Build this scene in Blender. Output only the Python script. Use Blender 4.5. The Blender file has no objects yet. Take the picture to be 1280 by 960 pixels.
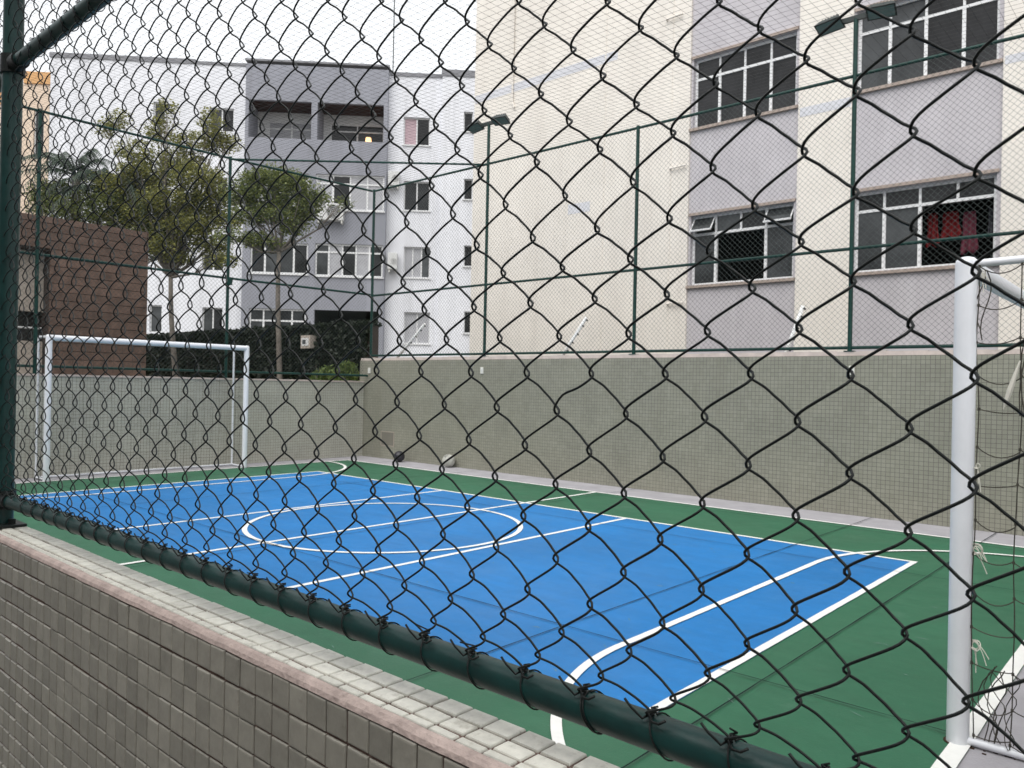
import bpy, bmesh, math, random
import numpy as np
from mathutils import Matrix, Vector, noise

S = bpy.context.scene
COL = S.collection
R = math.radians
rng = random.Random(7)

# ------------------------------------------------------------------ camera
YAW, PITCH, ROLL = -0.7253, 0.0023, 0.0204
CAM = Vector((10.8219, -7.4536, 1.4754))
fw = Vector((math.sin(YAW) * math.cos(PITCH), math.cos(YAW) * math.cos(PITCH), math.sin(PITCH)))
r0 = Vector((math.cos(YAW), -math.sin(YAW), 0))
u0 = r0.cross(fw)
rr = r0 * math.cos(ROLL) + u0 * math.sin(ROLL)
uu = -r0 * math.sin(ROLL) + u0 * math.cos(ROLL)
cd = bpy.data.cameras.new('camera')
cam = bpy.data.objects.new('camera', cd)
COL.objects.link(cam)
M = Matrix((rr, uu, -fw)).transposed().to_4x4()
M.translation = CAM
cam.matrix_world = M
cd.sensor_width = 36
cd.lens = 969.26 * 36 / 1280
cd.clip_start = 0.05
cd.clip_end = 2000
cd.dof.use_dof = True
cd.dof.focus_distance = 1.25
cd.dof.aperture_fstop = 20
S.camera = cam

# ------------------------------------------------------------------ light
SUN_EL, SUN_AZ = 58, 168      # azimuth measured from +Y clockwise
W = bpy.data.worlds.new('World')
S.world = W
W.use_nodes = True
nt = W.node_tree
bg = nt.nodes['Background']
sky = nt.nodes.new('ShaderNodeTexSky')
sky.sky_type = 'NISHITA'
sky.sun_disc = False
sky.sun_elevation = R(SUN_EL)
sky.sun_rotation = R(SUN_AZ)
sky.dust_density = 6
sky.air_density = 1.2
hs = nt.nodes.new('ShaderNodeHueSaturation')
hs.inputs['Saturation'].default_value = 0.10
nt.links.new(sky.outputs[0], hs.inputs['Color'])
cl = nt.nodes.new('ShaderNodeTexNoise')          # thin even cloud cover over the clear sky
cl.inputs['Scale'].default_value = 1.6
cl.inputs['Detail'].default_value = 5
cr_ = nt.nodes.new('ShaderNodeMapRange')
cr_.inputs['From Min'].default_value = .3; cr_.inputs['From Max'].default_value = .7
cr_.inputs['To Min'].default_value = 4.0; cr_.inputs['To Max'].default_value = 4.5
tc = nt.nodes.new('ShaderNodeTexCoord')
nt.links.new(tc.outputs['Generated'], cl.inputs['Vector'])
nt.links.new(cl.outputs['Fac'], cr_.inputs['Value'])
cc = nt.nodes.new('ShaderNodeVectorMath'); cc.operation = 'SCALE'
cc.inputs[0].default_value = (.97, 1.0, 1.03)
nt.links.new(cr_.outputs[0], cc.inputs['Scale'])
mxs = nt.nodes.new('ShaderNodeMix'); mxs.data_type = 'RGBA'; mxs.inputs['Factor'].default_value = .8
nt.links.new(hs.outputs[0], mxs.inputs['A']); nt.links.new(cc.outputs[0], mxs.inputs['B'])
nt.links.new(mxs.outputs['Result'], bg.inputs['Color'])
bg.inputs['Strength'].default_value = 0.15
sd = bpy.data.lights.new('sun', 'SUN')
sd.energy = 1.05
sd.angle = R(60)
sd.color = (1, 0.97, 0.93)
so = bpy.data.objects.new('sun', sd)
COL.objects.link(so)
dv = Vector((math.sin(R(SUN_AZ)) * math.cos(R(SUN_EL)), math.cos(R(SUN_AZ)) * math.cos(R(SUN_EL)), math.sin(R(SUN_EL))))
so.rotation_euler = dv.to_track_quat('Z', 'Y').to_euler()
S.view_settings.view_transform = 'Standard'
S.view_settings.look = 'None'
S.view_settings.exposure = 1.0
S.view_settings.gamma = 1

# ------------------------------------------------------------------ helpers
class MB:
    """collects faces for one mesh"""
    def __init__(s): s.v = []; s.f = []
    def add(s, vs, fs):
        b = len(s.v); s.v += [tuple(v) for v in vs]; s.f += [tuple(i + b for i in f) for f in fs]
    def box(s, x0, x1, y0, y1, z0, z1):
        s.add([(x0,y0,z0),(x1,y0,z0),(x1,y1,z0),(x0,y1,z0),(x0,y0,z1),(x1,y0,z1),(x1,y1,z1),(x0,y1,z1)],
              [(0,3,2,1),(4,5,6,7),(0,1,5,4),(1,2,6,5),(2,3,7,6),(3,0,4,7)])
    def quad(s, a, b, c, d): s.add([a,b,c,d], [(0,1,2,3)])
    def tube(s, path, r, n=6, cap=True, twist=0.0):
        P = np.asarray(path, float); m = len(P)
        rad = np.asarray(r, float) * np.ones(m)
        T = np.gradient(P, axis=0); T /= np.linalg.norm(T, axis=1)[:, None] + 1e-12
        up = np.array([0, 0, 1.0]) if abs(T[0][2]) < .9 else np.array([1.0, 0, 0])
        N = np.zeros_like(P); v = up - T[0] * (up @ T[0]); N[0] = v / np.linalg.norm(v)
        for i in range(1, m):
            v = N[i-1] - T[i] * (N[i-1] @ T[i]); N[i] = v / (np.linalg.norm(v) + 1e-12)
        B = np.cross(T, N)
        a = np.arange(n) * 2 * math.pi / n + twist
        V = P[:, None, :] + rad[:, None, None] * (np.cos(a)[None, :, None] * N[:, None, :] + np.sin(a)[None, :, None] * B[:, None, :])
        b = len(s.v); s.v += [tuple(q) for q in V.reshape(-1, 3)]
        for i in range(m - 1):
            for k in range(n):
                k2 = (k + 1) % n
                s.f.append((b+i*n+k, b+i*n+k2, b+(i+1)*n+k2, b+(i+1)*n+k))
        if cap:
            s.f.append(tuple(b + k for k in reversed(range(n)))); s.f.append(tuple(b + (m-1)*n + k for k in range(n)))
    def cyl(s, a, b, r, n=12, r2=None): s.tube([a, b], [r, r if r2 is None else r2], n)
    def build(s, name, mat, parent=None, smooth=False, bevel=0.0):
        me = bpy.data.meshes.new(name); me.from_pydata(s.v, [], s.f); me.update()
        if smooth: me.shade_smooth()
        o = bpy.data.objects.new(name, me); COL.objects.link(o)
        if mat: me.materials.append(mat)
        if parent is not None: o.parent = parent
        if bevel:
            m = o.modifiers.new('bevel', 'BEVEL'); m.width = bevel; m.segments = 2; m.limit_method = 'ANGLE'
            m.angle_limit = R(40)
        return o

def empty(name, loc=(0, 0, 0), rz=0.0):
    o = bpy.data.objects.new(name, None); COL.objects.link(o); o.location = loc; o.rotation_euler = (0, 0, rz); o.empty_display_size = .2
    return o
def tag(o, label=None, cat=None, group=None, kind=None):
    if label: o['label'] = label
    if cat: o['category'] = cat
    if group: o['group'] = group
    if kind: o['kind'] = kind
    return o
def smooth_angle(o, a=40):
    o.data.shade_smooth()
    try: o.data.set_sharp_from_angle(angle=R(a))
    except Exception: pass
    return o

# ---- materials
def mat(name, col, rough=.5, spec=.5, metal=0.0, noise_amt=0.0, noise_scale=5.0, bump=0.0, bump_scale=60.0, island=0.0, objrand=0.0, dirt=None, streak=None):
    m = bpy.data.materials.new(name); m.use_nodes = True
    t = m.node_tree; b = t.nodes['Principled BSDF']
    b.inputs['Roughness'].default_value = rough
    b.inputs['Specular IOR Level'].default_value = spec
    b.inputs['Metallic'].default_value = metal
    rgb = t.nodes.new('ShaderNodeRGB'); rgb.outputs[0].default_value = (*col, 1)
    out = rgb.outputs[0]
    def mult(sock, valsock, amt):
        mr = t.nodes.new('ShaderNodeMapRange'); t.links.new(valsock, mr.inputs['Value'])
        mr.inputs['To Min'].default_value = 1 - amt; mr.inputs['To Max'].default_value = 1 + amt
        vm = t.nodes.new('ShaderNodeVectorMath'); vm.operation = 'SCALE'
        t.links.new(sock, vm.inputs[0]); t.links.new(mr.outputs[0], vm.inputs['Scale'])
        return vm.outputs[0]
    if noise_amt or bump or dirt or streak:
        geo = t.nodes.new('ShaderNodeNewGeometry')
    if noise_amt:
        n = t.nodes.new('ShaderNodeTexNoise'); n.inputs['Scale'].default_value = noise_scale; n.inputs['Detail'].default_value = 6; n.inputs['Roughness'].default_value = .65
        t.links.new(geo.outputs['Position'], n.inputs['Vector'])
        mr = t.nodes.new('ShaderNodeMapRange'); mr.inputs['From Min'].default_value = .3; mr.inputs['From Max'].default_value = .7
        t.links.new(n.outputs['Fac'], mr.inputs['Value'])
        out = mult(out, mr.outputs[0], noise_amt)
    if island:
        g2 = t.nodes.new('ShaderNodeNewGeometry'); out = mult(out, g2.outputs['Random Per Island'], island)
    if objrand:
        oi = t.nodes.new('ShaderNodeObjectInfo'); out = mult(out, oi.outputs['Random'], objrand)
    if dirt:      # (colour, scale, threshold, amount)
        n = t.nodes.new('ShaderNodeTexNoise'); n.inputs['Scale'].default_value = dirt[1]; n.inputs['Detail'].default_value = 8; n.inputs['Roughness'].default_value = .7
        t.links.new(geo.outputs['Position'], n.inputs['Vector'])
        mr = t.nodes.new('ShaderNodeMapRange'); mr.inputs['From Min'].default_value = dirt[2]; mr.inputs['From Max'].default_value = dirt[2] + .12
        mr.inputs['To Max'].default_value = dirt[3]; t.links.new(n.outputs['Fac'], mr.inputs['Value'])
        mx = t.nodes.new('ShaderNodeMix'); mx.data_type = 'RGBA'; t.links.new(mr.outputs[0], mx.inputs['Factor'])
        t.links.new(out, mx.inputs['A']); mx.inputs['B'].default_value = (*dirt[0], 1); out = mx.outputs['Result']
    if streak:    # (colour, amount, horizontal scale): grime washed down in vertical runs
        mp = t.nodes.new('ShaderNodeMapping'); mp.inputs['Scale'].default_value = (streak[2], streak[2], streak[2] * .045)
        t.links.new(geo.outputs['Position'], mp.inputs['Vector'])
        n = t.nodes.new('ShaderNodeTexNoise'); n.inputs['Scale'].default_value = 1; n.inputs['Detail'].default_value = 6; n.inputs['Roughness'].default_value = .6
        t.links.new(mp.outputs[0], n.inputs['Vector'])
        mr = t.nodes.new('ShaderNodeMapRange'); mr.inputs['From Min'].default_value = .48; mr.inputs['From Max'].default_value = .75; mr.inputs['To Max'].default_value = streak[1]
        t.links.new(n.outputs['Fac'], mr.inputs['Value'])
        mx = t.nodes.new('ShaderNodeMix'); mx.data_type = 'RGBA'; t.links.new(mr.outputs[0], mx.inputs['Factor'])
        t.links.new(out, mx.inputs['A']); mx.inputs['B'].default_value = (*streak[0], 1); out = mx.outputs['Result']
    t.links.new(out, b.inputs['Base Color'])
    if bump:
        n = t.nodes.new('ShaderNodeTexNoise'); n.inputs['Scale'].default_value = bump_scale; n.inputs['Detail'].default_value = 5
        t.links.new(geo.outputs['Position'], n.inputs['Vector'])
        bp = t.nodes.new('ShaderNodeBump'); bp.inputs['Strength'].default_value = bump; bp.inputs['Distance'].default_value = .01
        t.links.new(n.outputs['Fac'], bp.inputs['Height']); t.links.new(bp.outputs[0], b.inputs['Normal'])
    return m

def tile_mat(name, axis, c1, c2, mortar, pitch=.0505):
    """small glazed square tiles in a straight grid; axis = the horizontal world axis"""
    m = bpy.data.materials.new(name); m.use_nodes = True
    t = m.node_tree; b = t.nodes['Principled BSDF']
    geo = t.nodes.new('ShaderNodeNewGeometry'); sp = t.nodes.new('ShaderNodeSeparateXYZ'); cb = t.nodes.new('ShaderNodeCombineXYZ')
    t.links.new(geo.outputs['Position'], sp.inputs[0])
    t.links.new(sp.outputs[axis], cb.inputs['X']); t.links.new(sp.outputs['Z'], cb.inputs['Y'])
    def brick(w, h, mort, a, bcol, mcol):
        k = t.nodes.new('ShaderNodeTexBrick'); k.offset = 0; k.squash = 1
        k.inputs['Scale'].default_value = 1; k.inputs['Brick Width'].default_value = w; k.inputs['Row Height'].default_value = h
        k.inputs['Mortar Size'].default_value = mort; k.inputs['Mortar Smooth'].default_value = .1; k.inputs['Bias'].default_value = 0
        k.inputs['Color1'].default_value = (*a, 1); k.inputs['Color2'].default_value = (*bcol, 1); k.inputs['Mortar'].default_value = (*mcol, 1)
        t.links.new(cb.outputs[0], k.inputs['Vector']); return k
    k = brick(pitch, pitch, .0022, c1, c2, mortar)
    sheet = brick(pitch * 6, pitch * 6, 0.0, (.95, .95, .95), (1.04, 1.04, 1.03), (1, 1, 1))
    mu = t.nodes.new('ShaderNodeMix'); mu.data_type = 'RGBA'; mu.blend_type = 'MULTIPLY'; mu.inputs['Factor'].default_value = 1
    t.links.new(k.outputs['Color'], mu.inputs['A']); t.links.new(sheet.outputs['Color'], mu.inputs['B'])
    n = t.nodes.new('ShaderNodeTexNoise'); n.inputs['Scale'].default_value = 1.3; n.inputs['Detail'].default_value = 7; n.inputs['Roughness'].default_value = .7
    t.links.new(geo.outputs['Position'], n.inputs['Vector'])
    mr = t.nodes.new('ShaderNodeMapRange'); mr.inputs['From Min'].default_value = .3; mr.inputs['From Max'].default_value = .7; mr.inputs['To Min'].default_value = .91; mr.inputs['To Max'].default_value = 1.06
    t.links.new(n.outputs['Fac'], mr.inputs['Value'])
    vm = t.nodes.new('ShaderNodeVectorMath'); vm.operation = 'SCALE'; t.links.new(mu.outputs['Result'], vm.inputs[0]); t.links.new(mr.outputs[0], vm.inputs['Scale'])
    mp = t.nodes.new('ShaderNodeMapping'); mp.inputs['Scale'].default_value = (3.5, 3.5, .25); t.links.new(geo.outputs['Position'], mp.inputs['Vector'])
    n2 = t.nodes.new('ShaderNodeTexNoise'); n2.inputs['Scale'].default_value = 1; n2.inputs['Detail'].default_value = 7; t.links.new(mp.outputs[0], n2.inputs['Vector'])
    m2_ = t.nodes.new('ShaderNodeMapRange'); m2_.inputs['From Min'].default_value = .5; m2_.inputs['From Max'].default_value = .75; m2_.inputs['To Max'].default_value = .3; t.links.new(n2.outputs['Fac'], m2_.inputs['Value'])
    mx2 = t.nodes.new('ShaderNodeMix'); mx2.data_type = 'RGBA'; t.links.new(m2_.outputs[0], mx2.inputs['Factor']); t.links.new(vm.outputs[0], mx2.inputs['A']); mx2.inputs['B'].default_value = (c1[0] * .72, c1[1] * .70, c1[2] * .66, 1)
    t.links.new(mx2.outputs['Result'], b.inputs['Base Color'])
    b.inputs['Roughness'].default_value = .38
    bp = t.nodes.new('ShaderNodeBump'); bp.inputs['Strength'].default_value = .6; bp.inputs['Distance'].default_value = .002; bp.invert = True
    t.links.new(k.outputs['Fac'], bp.inputs['Height']); t.links.new(bp.outputs[0], b.inputs['Normal'])
    return m

MT = {}
MT['wire'] = mat('wire_coating', (.006, .009, .0085), .42, .28, bump=.15, bump_scale=300)
MT['rail'] = mat('rail_paint', (.004, .032, .029), .40, .4, noise_amt=.3, noise_scale=14, bump=.06, bump_scale=90, dirt=((.028, .036, .030), 30, .62, .45))
MT['farpipe'] = mat('fence_pipe_paint', (.005, .038, .030), .45, .3, noise_amt=.2)
MT['farmesh'] = mat('far_mesh_wire', (.03, .045, .042), .5, .3)
MT['net'] = mat('nylon_net', (.05, .05, .05), .8, .2)
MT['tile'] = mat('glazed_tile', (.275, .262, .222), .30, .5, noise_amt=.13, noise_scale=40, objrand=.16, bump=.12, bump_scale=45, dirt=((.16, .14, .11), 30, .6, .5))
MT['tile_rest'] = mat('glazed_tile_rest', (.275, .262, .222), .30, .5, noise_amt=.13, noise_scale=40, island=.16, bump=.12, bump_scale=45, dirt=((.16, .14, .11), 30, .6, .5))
MT['tile_top_lit'] = mat('glazed_tile_top_lit', (.66, .65, .58), .33, .5, noise_amt=.12, noise_scale=60, objrand=.10, bump=.15, bump_scale=60, dirt=((.36, .34, .28), 38, .56, .6))  # lighter copy of the front tile; sky light on the wall top painted in
MT['arris'] = mat('pink_mortar_edge', (.47, .38, .345), .9, .2, noise_amt=.25, noise_scale=30, bump=.4, bump_scale=120, dirt=((.16, .135, .12), 22, .6, .7))
MT['grout'] = mat('pink_grout', (.15, .100, .085), .9, .2, noise_amt=.3, noise_scale=30, bump=.5, bump_scale=150, dirt=((.10, .085, .075), 22, .56, .85))
MT['tile_x'] = tile_mat('wall_tiles_along_court', 'X', (.248, .246, .198), (.282, .279, .228), (.095, .09, .078))
MT['tile_y'] = tile_mat('wall_tiles_court_end', 'Y', (.41, .405, .35), (.455, .45, .395), (.17, .16, .135))
MT['plaster_pink'] = mat('plaster_cap', (.56, .48, .44), .9, .2, noise_amt=.15, noise_scale=9)
MT['concrete'] = mat('grey_concrete', (.34, .33, .35), .8, .3, noise_amt=.12, noise_scale=3, bump=.3, bump_scale=80, dirt=((.17, .165, .17), 5, .6, .5))
MT['ground'] = mat('ground_paving', (.22, .215, .2), .9, .2, noise_amt=.2, noise_scale=1.5)
def court_mat(name, col, fade, rough=.44):
    m = bpy.data.materials.new(name); m.use_nodes = True; t = m.node_tree; b = t.nodes['Principled BSDF']
    geo = t.nodes.new('ShaderNodeNewGeometry')
    def nz(scale, detail=6, rg_=.6, stretch=None, dist=0):
        n = t.nodes.new('ShaderNodeTexNoise'); n.inputs['Scale'].default_value = scale; n.inputs['Detail'].default_value = detail; n.inputs['Roughness'].default_value = rg_; n.inputs['Distortion'].default_value = dist
        if stretch:
            mp = t.nodes.new('ShaderNodeMapping'); mp.inputs['Scale'].default_value = stretch; t.links.new(geo.outputs['Position'], mp.inputs['Vector']); t.links.new(mp.outputs[0], n.inputs['Vector'])
        else: t.links.new(geo.outputs['Position'], n.inputs['Vector'])
        return n.outputs['Fac']
    def ramp(sock, a, b2, lo, hi):
        mr = t.nodes.new('ShaderNodeMapRange'); mr.inputs['From Min'].default_value = a; mr.inputs['From Max'].default_value = b2; mr.inputs['To Min'].default_value = lo; mr.inputs['To Max'].default_value = hi
        t.links.new(sock, mr.inputs['Value']); return mr.outputs[0]
    def mul(x, y):
        mt = t.nodes.new('ShaderNodeMath'); mt.operation = 'MULTIPLY'; t.links.new(x, mt.inputs[0]); t.links.new(y, mt.inputs[1]); return mt.outputs[0]
    f = mul(ramp(nz(.55), .3, .7, .86, 1.12), ramp(nz(1.0, 5, .6, (1.2, 9, 1)), .3, .7, .93, 1.06))
    f = mul(f, ramp(nz(14, 4), .3, .7, .95, 1.04))
    rgb = t.nodes.new('ShaderNodeRGB'); rgb.outputs[0].default_value = (*col, 1)
    vm = t.nodes.new('ShaderNodeVectorMath'); vm.operation = 'SCALE'; t.links.new(rgb.outputs[0], vm.inputs[0]); t.links.new(f, vm.inputs['Scale'])
    out = vm.outputs[0]
    for fac, c in ((ramp(nz(2.3, 9, .72, None, .6), .60, .78, 0, .45), fade), (ramp(nz(42, 3, .5), .70, .76, 0, .55), fade), (ramp(nz(5.5, 8, .7), .64, .74, 0, .25), tuple(q * .55 for q in col))):
        mx = t.nodes.new('ShaderNodeMix'); mx.data_type = 'RGBA'; t.links.new(fac, mx.inputs['Factor']); t.links.new(out, mx.inputs['A']); mx.inputs['B'].default_value = (*c, 1); out = mx.outputs['Result']
    t.links.new(out, b.inputs['Base Color'])
    t.links.new(ramp(nz(1.4, 7), .3, .7, rough - .10, rough + .12), b.inputs['Roughness'])
    b.inputs['Specular IOR Level'].default_value = .28
    bp = t.nodes.new('ShaderNodeBump'); bp.inputs['Strength'].default_value = .15; bp.inputs['Distance'].default_value = .01; t.links.new(nz(110, 4), bp.inputs['Height']); t.links.new(bp.outputs[0], b.inputs['Normal'])
    return m
MT['green'] = court_mat('green_court_paint', (.028, .126, .068), (.10, .21, .145))
MT['blue'] = court_mat('blue_court_paint', (.010, .170, .46), (.11, .28, .48), .42)
MT['white_line'] = mat('white_line_paint', (.80, .80, .77), .5, .4, noise_amt=.05, noise_scale=12, dirt=((.6, .6, .56), 14, .62, .5))
MT['joint'] = mat('joint_filler', (.005, .014, .014), .8, .2)
MT['goalwhite'] = mat('goal_white_paint', (.74, .76, .80), .32, .5, noise_amt=.04, noise_scale=6, dirt=((.45, .45, .44), 18, .68, .6))
MT['string'] = mat('goal_net_string', (.062, .057, .047), .9, .2, noise_amt=.4, noise_scale=8)
MT['string_white'] = mat('goal_tie_string', (.66, .64, .57), .9, .2)
MT['rust'] = mat('rust_stain', (.05, .03, .02), .95, .1, noise_amt=.4, noise_scale=40)
MT['cream'] = mat('cream_render', (.74, .695, .635), .9, .2, noise_amt=.07, noise_scale=.8, bump=.25, bump_scale=35, streak=((.56, .51, .46), .33, 3.2))
MT['lilac'] = mat('lilac_render', (.475, .45, .47), .9, .2, noise_amt=.09, noise_scale=1.2, bump=.3, bump_scale=40, streak=((.58, .56, .58), .5, 4.0))
MT['alu'] = mat('white_aluminium', (.68, .68, .68), .45, .5)
MT['granite'] = mat('brown_sill', (.34, .275, .235), .6, .4, noise_amt=.2, noise_scale=20)
MT['glass_dark'] = mat('dark_window_glass', (.016, .016, .017), .10, .3, noise_amt=.7, noise_scale=1.6, bump=.05, bump_scale=2.5)
MT['glass_mid'] = mat('grey_window_glass', (.045, .048, .050), .12, .35, noise_amt=.5, noise_scale=1.8, bump=.05, bump_scale=2.5, objrand=.3)
MT['curtain'] = mat('net_curtain', (.40, .40, .42), .8, .2, noise_amt=.1, noise_scale=4)
MT['curtain_pink'] = mat('pink_curtain', (.45, .33, .36), .8, .2, noise_amt=.12, noise_scale=6)
MT['room'] = mat('room_wall', (.035, .033, .032), .9, .2)
MT['white_wall'] = mat('white_render', (.75, .755, .79), .9, .2, noise_amt=.06, noise_scale=.5, streak=((.50, .50, .52), .5, 2.2))
MT['grey_wall'] = mat('grey_render', (.285, .29, .325), .9, .2, noise_amt=.08, noise_scale=.5, streak=((.20, .20, .22), .5, 2.2))
MT['roof_grey'] = mat('grey_parapet', (.22, .22, .235), .8, .3, noise_amt=.1)
MT['wood'] = mat('red_wood_ceiling', (.055, .026, .022), .7, .3, noise_amt=.3, noise_scale=3)
MT['peach'] = mat('peach_render', (.68, .545, .43), .9, .2, noise_amt=.06)
MT['orange'] = mat('orange_band', (.62, .36, .17), .9, .2, noise_amt=.08)
MT['brown'] = mat('brown_cladding', (.128, .082, .064), .65, .35, noise_amt=.35, noise_scale=5.0, objrand=.13, bump=.3, bump_scale=40)
MT['dark_brown'] = mat('dark_brown_render', (.06, .047, .042), .85, .2, noise_amt=.2)
MT['beige'] = mat('beige_render', (.40, .35, .30), .9, .2, noise_amt=.15, noise_scale=3)
MT['ac'] = mat('ac_white', (.62, .62, .61), .5, .4)
MT['black'] = mat('black_plastic', (.012, .012, .013), .5, .4)
MT['lampglass'] = mat('floodlight_glass', (.10, .16, .15), .15, .6)
MT['lampbody'] = mat('floodlight_body', (.02, .028, .026), .5, .4)
MT['rodwhite'] = mat('white_rod_plastic', (.90, .90, .88), .4, .4)
MT['plate'] = mat('white_plastic', (.70, .69, .64), .5, .4)
MT['trunk'] = mat('tree_bark', (.17, .15, .13), .95, .1, noise_amt=.35, noise_scale=12, bump=.6, bump_scale=30)
def leaf_mat(name, a, b2):
    m = bpy.data.materials.new(name); m.use_nodes = True; t = m.node_tree; b = t.nodes['Principled BSDF']
    g = t.nodes.new('ShaderNodeNewGeometry'); cr = t.nodes.new('ShaderNodeValToRGB')
    cr.color_ramp.elements[0].color = (*a, 1); cr.color_ramp.elements[1].color = (*b2, 1)
    t.links.new(g.outputs['Random Per Island'], cr.inputs[0]); t.links.new(cr.outputs[0], b.inputs['Base Color'])
    b.inputs['Roughness'].default_value = .6
    tr = t.nodes.new('ShaderNodeBsdfTranslucent'); t.links.new(cr.outputs[0], tr.inputs['Color'])
    mx = t.nodes.new('ShaderNodeMixShader'); mx.inputs[0].default_value = .3
    t.links.new(b.outputs[0], mx.inputs[1]); t.links.new(tr.outputs[0], mx.inputs[2]); t.links.new(mx.outputs[0], t.nodes['Material Output'].inputs['Surface'])
    return m
MT['leaf_olive'] = leaf_mat('olive_leaves', (.05, .064, .022), (.34, .33, .085))
MT['leaf_green'] = leaf_mat('green_leaves', (.042, .066, .022), (.24, .27, .075))
MT['leaf_dark'] = leaf_mat('dark_leaves', (.016, .028, .014), (.062, .085, .036))
MT['leaf_palm'] = leaf_mat('palm_leaves', (.026, .046, .032), (.095, .13, .085))
MT['leaf_ivy'] = leaf_mat('ivy_leaves', (.007, .012, .006), (.020, .030, .013))
MT['leaf_lime'] = leaf_mat('lime_leaves', (.05, .09, .02), (.15, .20, .045))

# ------------------------------------------------------------------ dimensions
L, BW = 9.0, 4.5                # blue court
OF, OL, OR_ = 1.527, 1.251, 1.125  # outer lines
WF, WL = 2.277, 1.797             # inner faces of far wall and left wall
XR = 11.35                        # inner face of right end wall
YN = -6.652                       # court side of the near wall
ZT, ZL = 1.923, 1.508             # wall tops
TOP, MID, BOT = 5.335, 3.228, 2.022
YF = 2.33; XL = -1.86             # fence planes
YNF = CAM.y + .755                # near fence plane
ZNW = 1.013                       # near wall top

# ------------------------------------------------------------------ setting
g = MB(); g.quad((-300, -300, -.03), (300, -300, -.03), (300, 300, -.03), (-300, 300, -.03))
tag(g.build('ground', MT['ground']), kind='structure')
g = MB(); g.box(-WL, XR, YN, WF, -.02, 0)
court = tag(g.build('court_floor', MT['concrete']), kind='structure')
YO0 = -BW - 1.25                  # outer line on the near side
lw = .05
g = MB(); g.quad((-OL, YO0, .003), (L + OR_, YO0, .003), (L + OR_, OF, .003), (-OL, OF, .003)); g.build('green_surface', MT['green'], court)
g = MB(); g.quad((0, -BW, .006), (L, -BW, .006), (L, 0, .006), (0, 0, .006)); g.build('blue_surface', MT['blue'], court)
def sheet(name, pts_l, pts_r, z, m=MT['white_line']):
    g = MB(); n = len(pts_l)
    g.add([(*p, z) for p in pts_l] + [(*p, z) for p in pts_r], [(i, i + 1, n + i + 1, n + i) for i in range(n - 1)])
    o = g.build(name, m, court)
    return o
def line(x0, y0, x1, y1, w=lw, z=.009, name='painted_line', m=None, n=40, wob=.0016):
    a = np.array([x0, y0]); b = np.array([x1, y1]); dd = (b - a) / np.linalg.norm(b - a); nn = np.array([-dd[1], dd[0]])
    pl, pr = [], []
    for i in range(n + 1):
        q = a + (b - a) * i / n
        pl.append(tuple(q + nn * (w / 2 + rng.uniform(-wob, wob)))); pr.append(tuple(q - nn * (w / 2 + rng.uniform(-wob, wob))))
    return sheet(name, pl, pr, z, m or MT['white_line'])
h = lw / 2
line(0, -h, L, -h); line(0, -BW + h, L, -BW + h)
line(h, -BW + lw, h, -lw); line(L - h, -BW + lw, L - h, -lw)
line(L / 3, -BW + lw, L / 3, -lw); line(2 * L / 3, -BW + lw, 2 * L / 3, -lw)
line(L / 2, -BW - .55, L / 2, -BW - .002, z=.010); line(L / 2, -BW + lw, L / 2, -lw, z=.010); line(L / 2, .002, L / 2, OF - lw)
line(-OL, OF - h, L + OR_, OF - h); line(-OL, YO0 + h, L + OR_, YO0 + h)
line(-OL + h, YO0 + lw, -OL + h, OF - lw); line(L + OR_ - .036, YO0 + lw, L + OR_ - .036, OF - lw, w=.072)
def arc(cx, cy, rad, a0, a1, w=lw, z=.012, name='painted_arc', n=64):
    pl, pr = [], []
    for i in range(n + 1):
        a = R(a0 + (a1 - a0) * i / n)
        pl.append((cx + (rad + w / 2) * math.cos(a), cy + (rad + w / 2) * math.sin(a))); pr.append((cx + (rad - w / 2) * math.cos(a), cy + (rad - w / 2) * math.sin(a)))
    return sheet(name, pl, pr, z)
arc(L / 2, -BW / 2, 1.40, 0, 360, n=160, name='centre_circle')
GY0, GY1 = -3.717, -.67            # goal posts
XG = L + OR_ - .050
for cx, sgn in ((XG, -1), (-OL + .02, 1)):
    rad = 1.70
    line(cx + sgn * rad, GY0, cx + sgn * rad, GY1, z=.012)
    if sgn < 0:
        arc(cx, GY1, rad, 180, 90); arc(cx, GY0, rad, 180, 270)
    else:
        arc(cx, GY1, rad, 0, 90); arc(cx, GY0, rad, 0, -90)
for x in (7.91, 9.17, 6.0 - 1.35, 1.55, -.55):
    line(x, YN + .02, x + .05, WF - .02, w=.008, z=.0138, name='floor_joint', m=MT['joint'], n=60, wob=.002)
for y in (-3.66, -.55, 1.25):
    line(-WL + .02, y, XR - .02, y, w=.008, z=.0150, name='floor_joint', m=MT['joint'], n=60, wob=.002)

MT['scuff'] = mat('shoe_scuff', (.20, .30, .27), .8, .2)
for k in range(60):
    x_, y_ = rng.uniform(5.0, 9.95), rng.uniform(-5.4, -.6); a_ = rng.uniform(-.9, .6); l_ = rng.uniform(.02, .09)
    if abs(x_ - L) < .12: continue
    c_, s_ = math.cos(a_) * l_, math.sin(a_) * l_; w_ = rng.uniform(.002, .006)
    sheet('scuff_mark', [(x_, y_), (x_ + c_ * .5, y_ + s_ * .5 + w_), (x_ + c_, y_ + s_)], [(x_, y_ - .0005), (x_ + c_ * .5, y_ + s_ * .5 - w_), (x_ + c_, y_ + s_ - .0005)], .0075, MT['scuff'])

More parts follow.
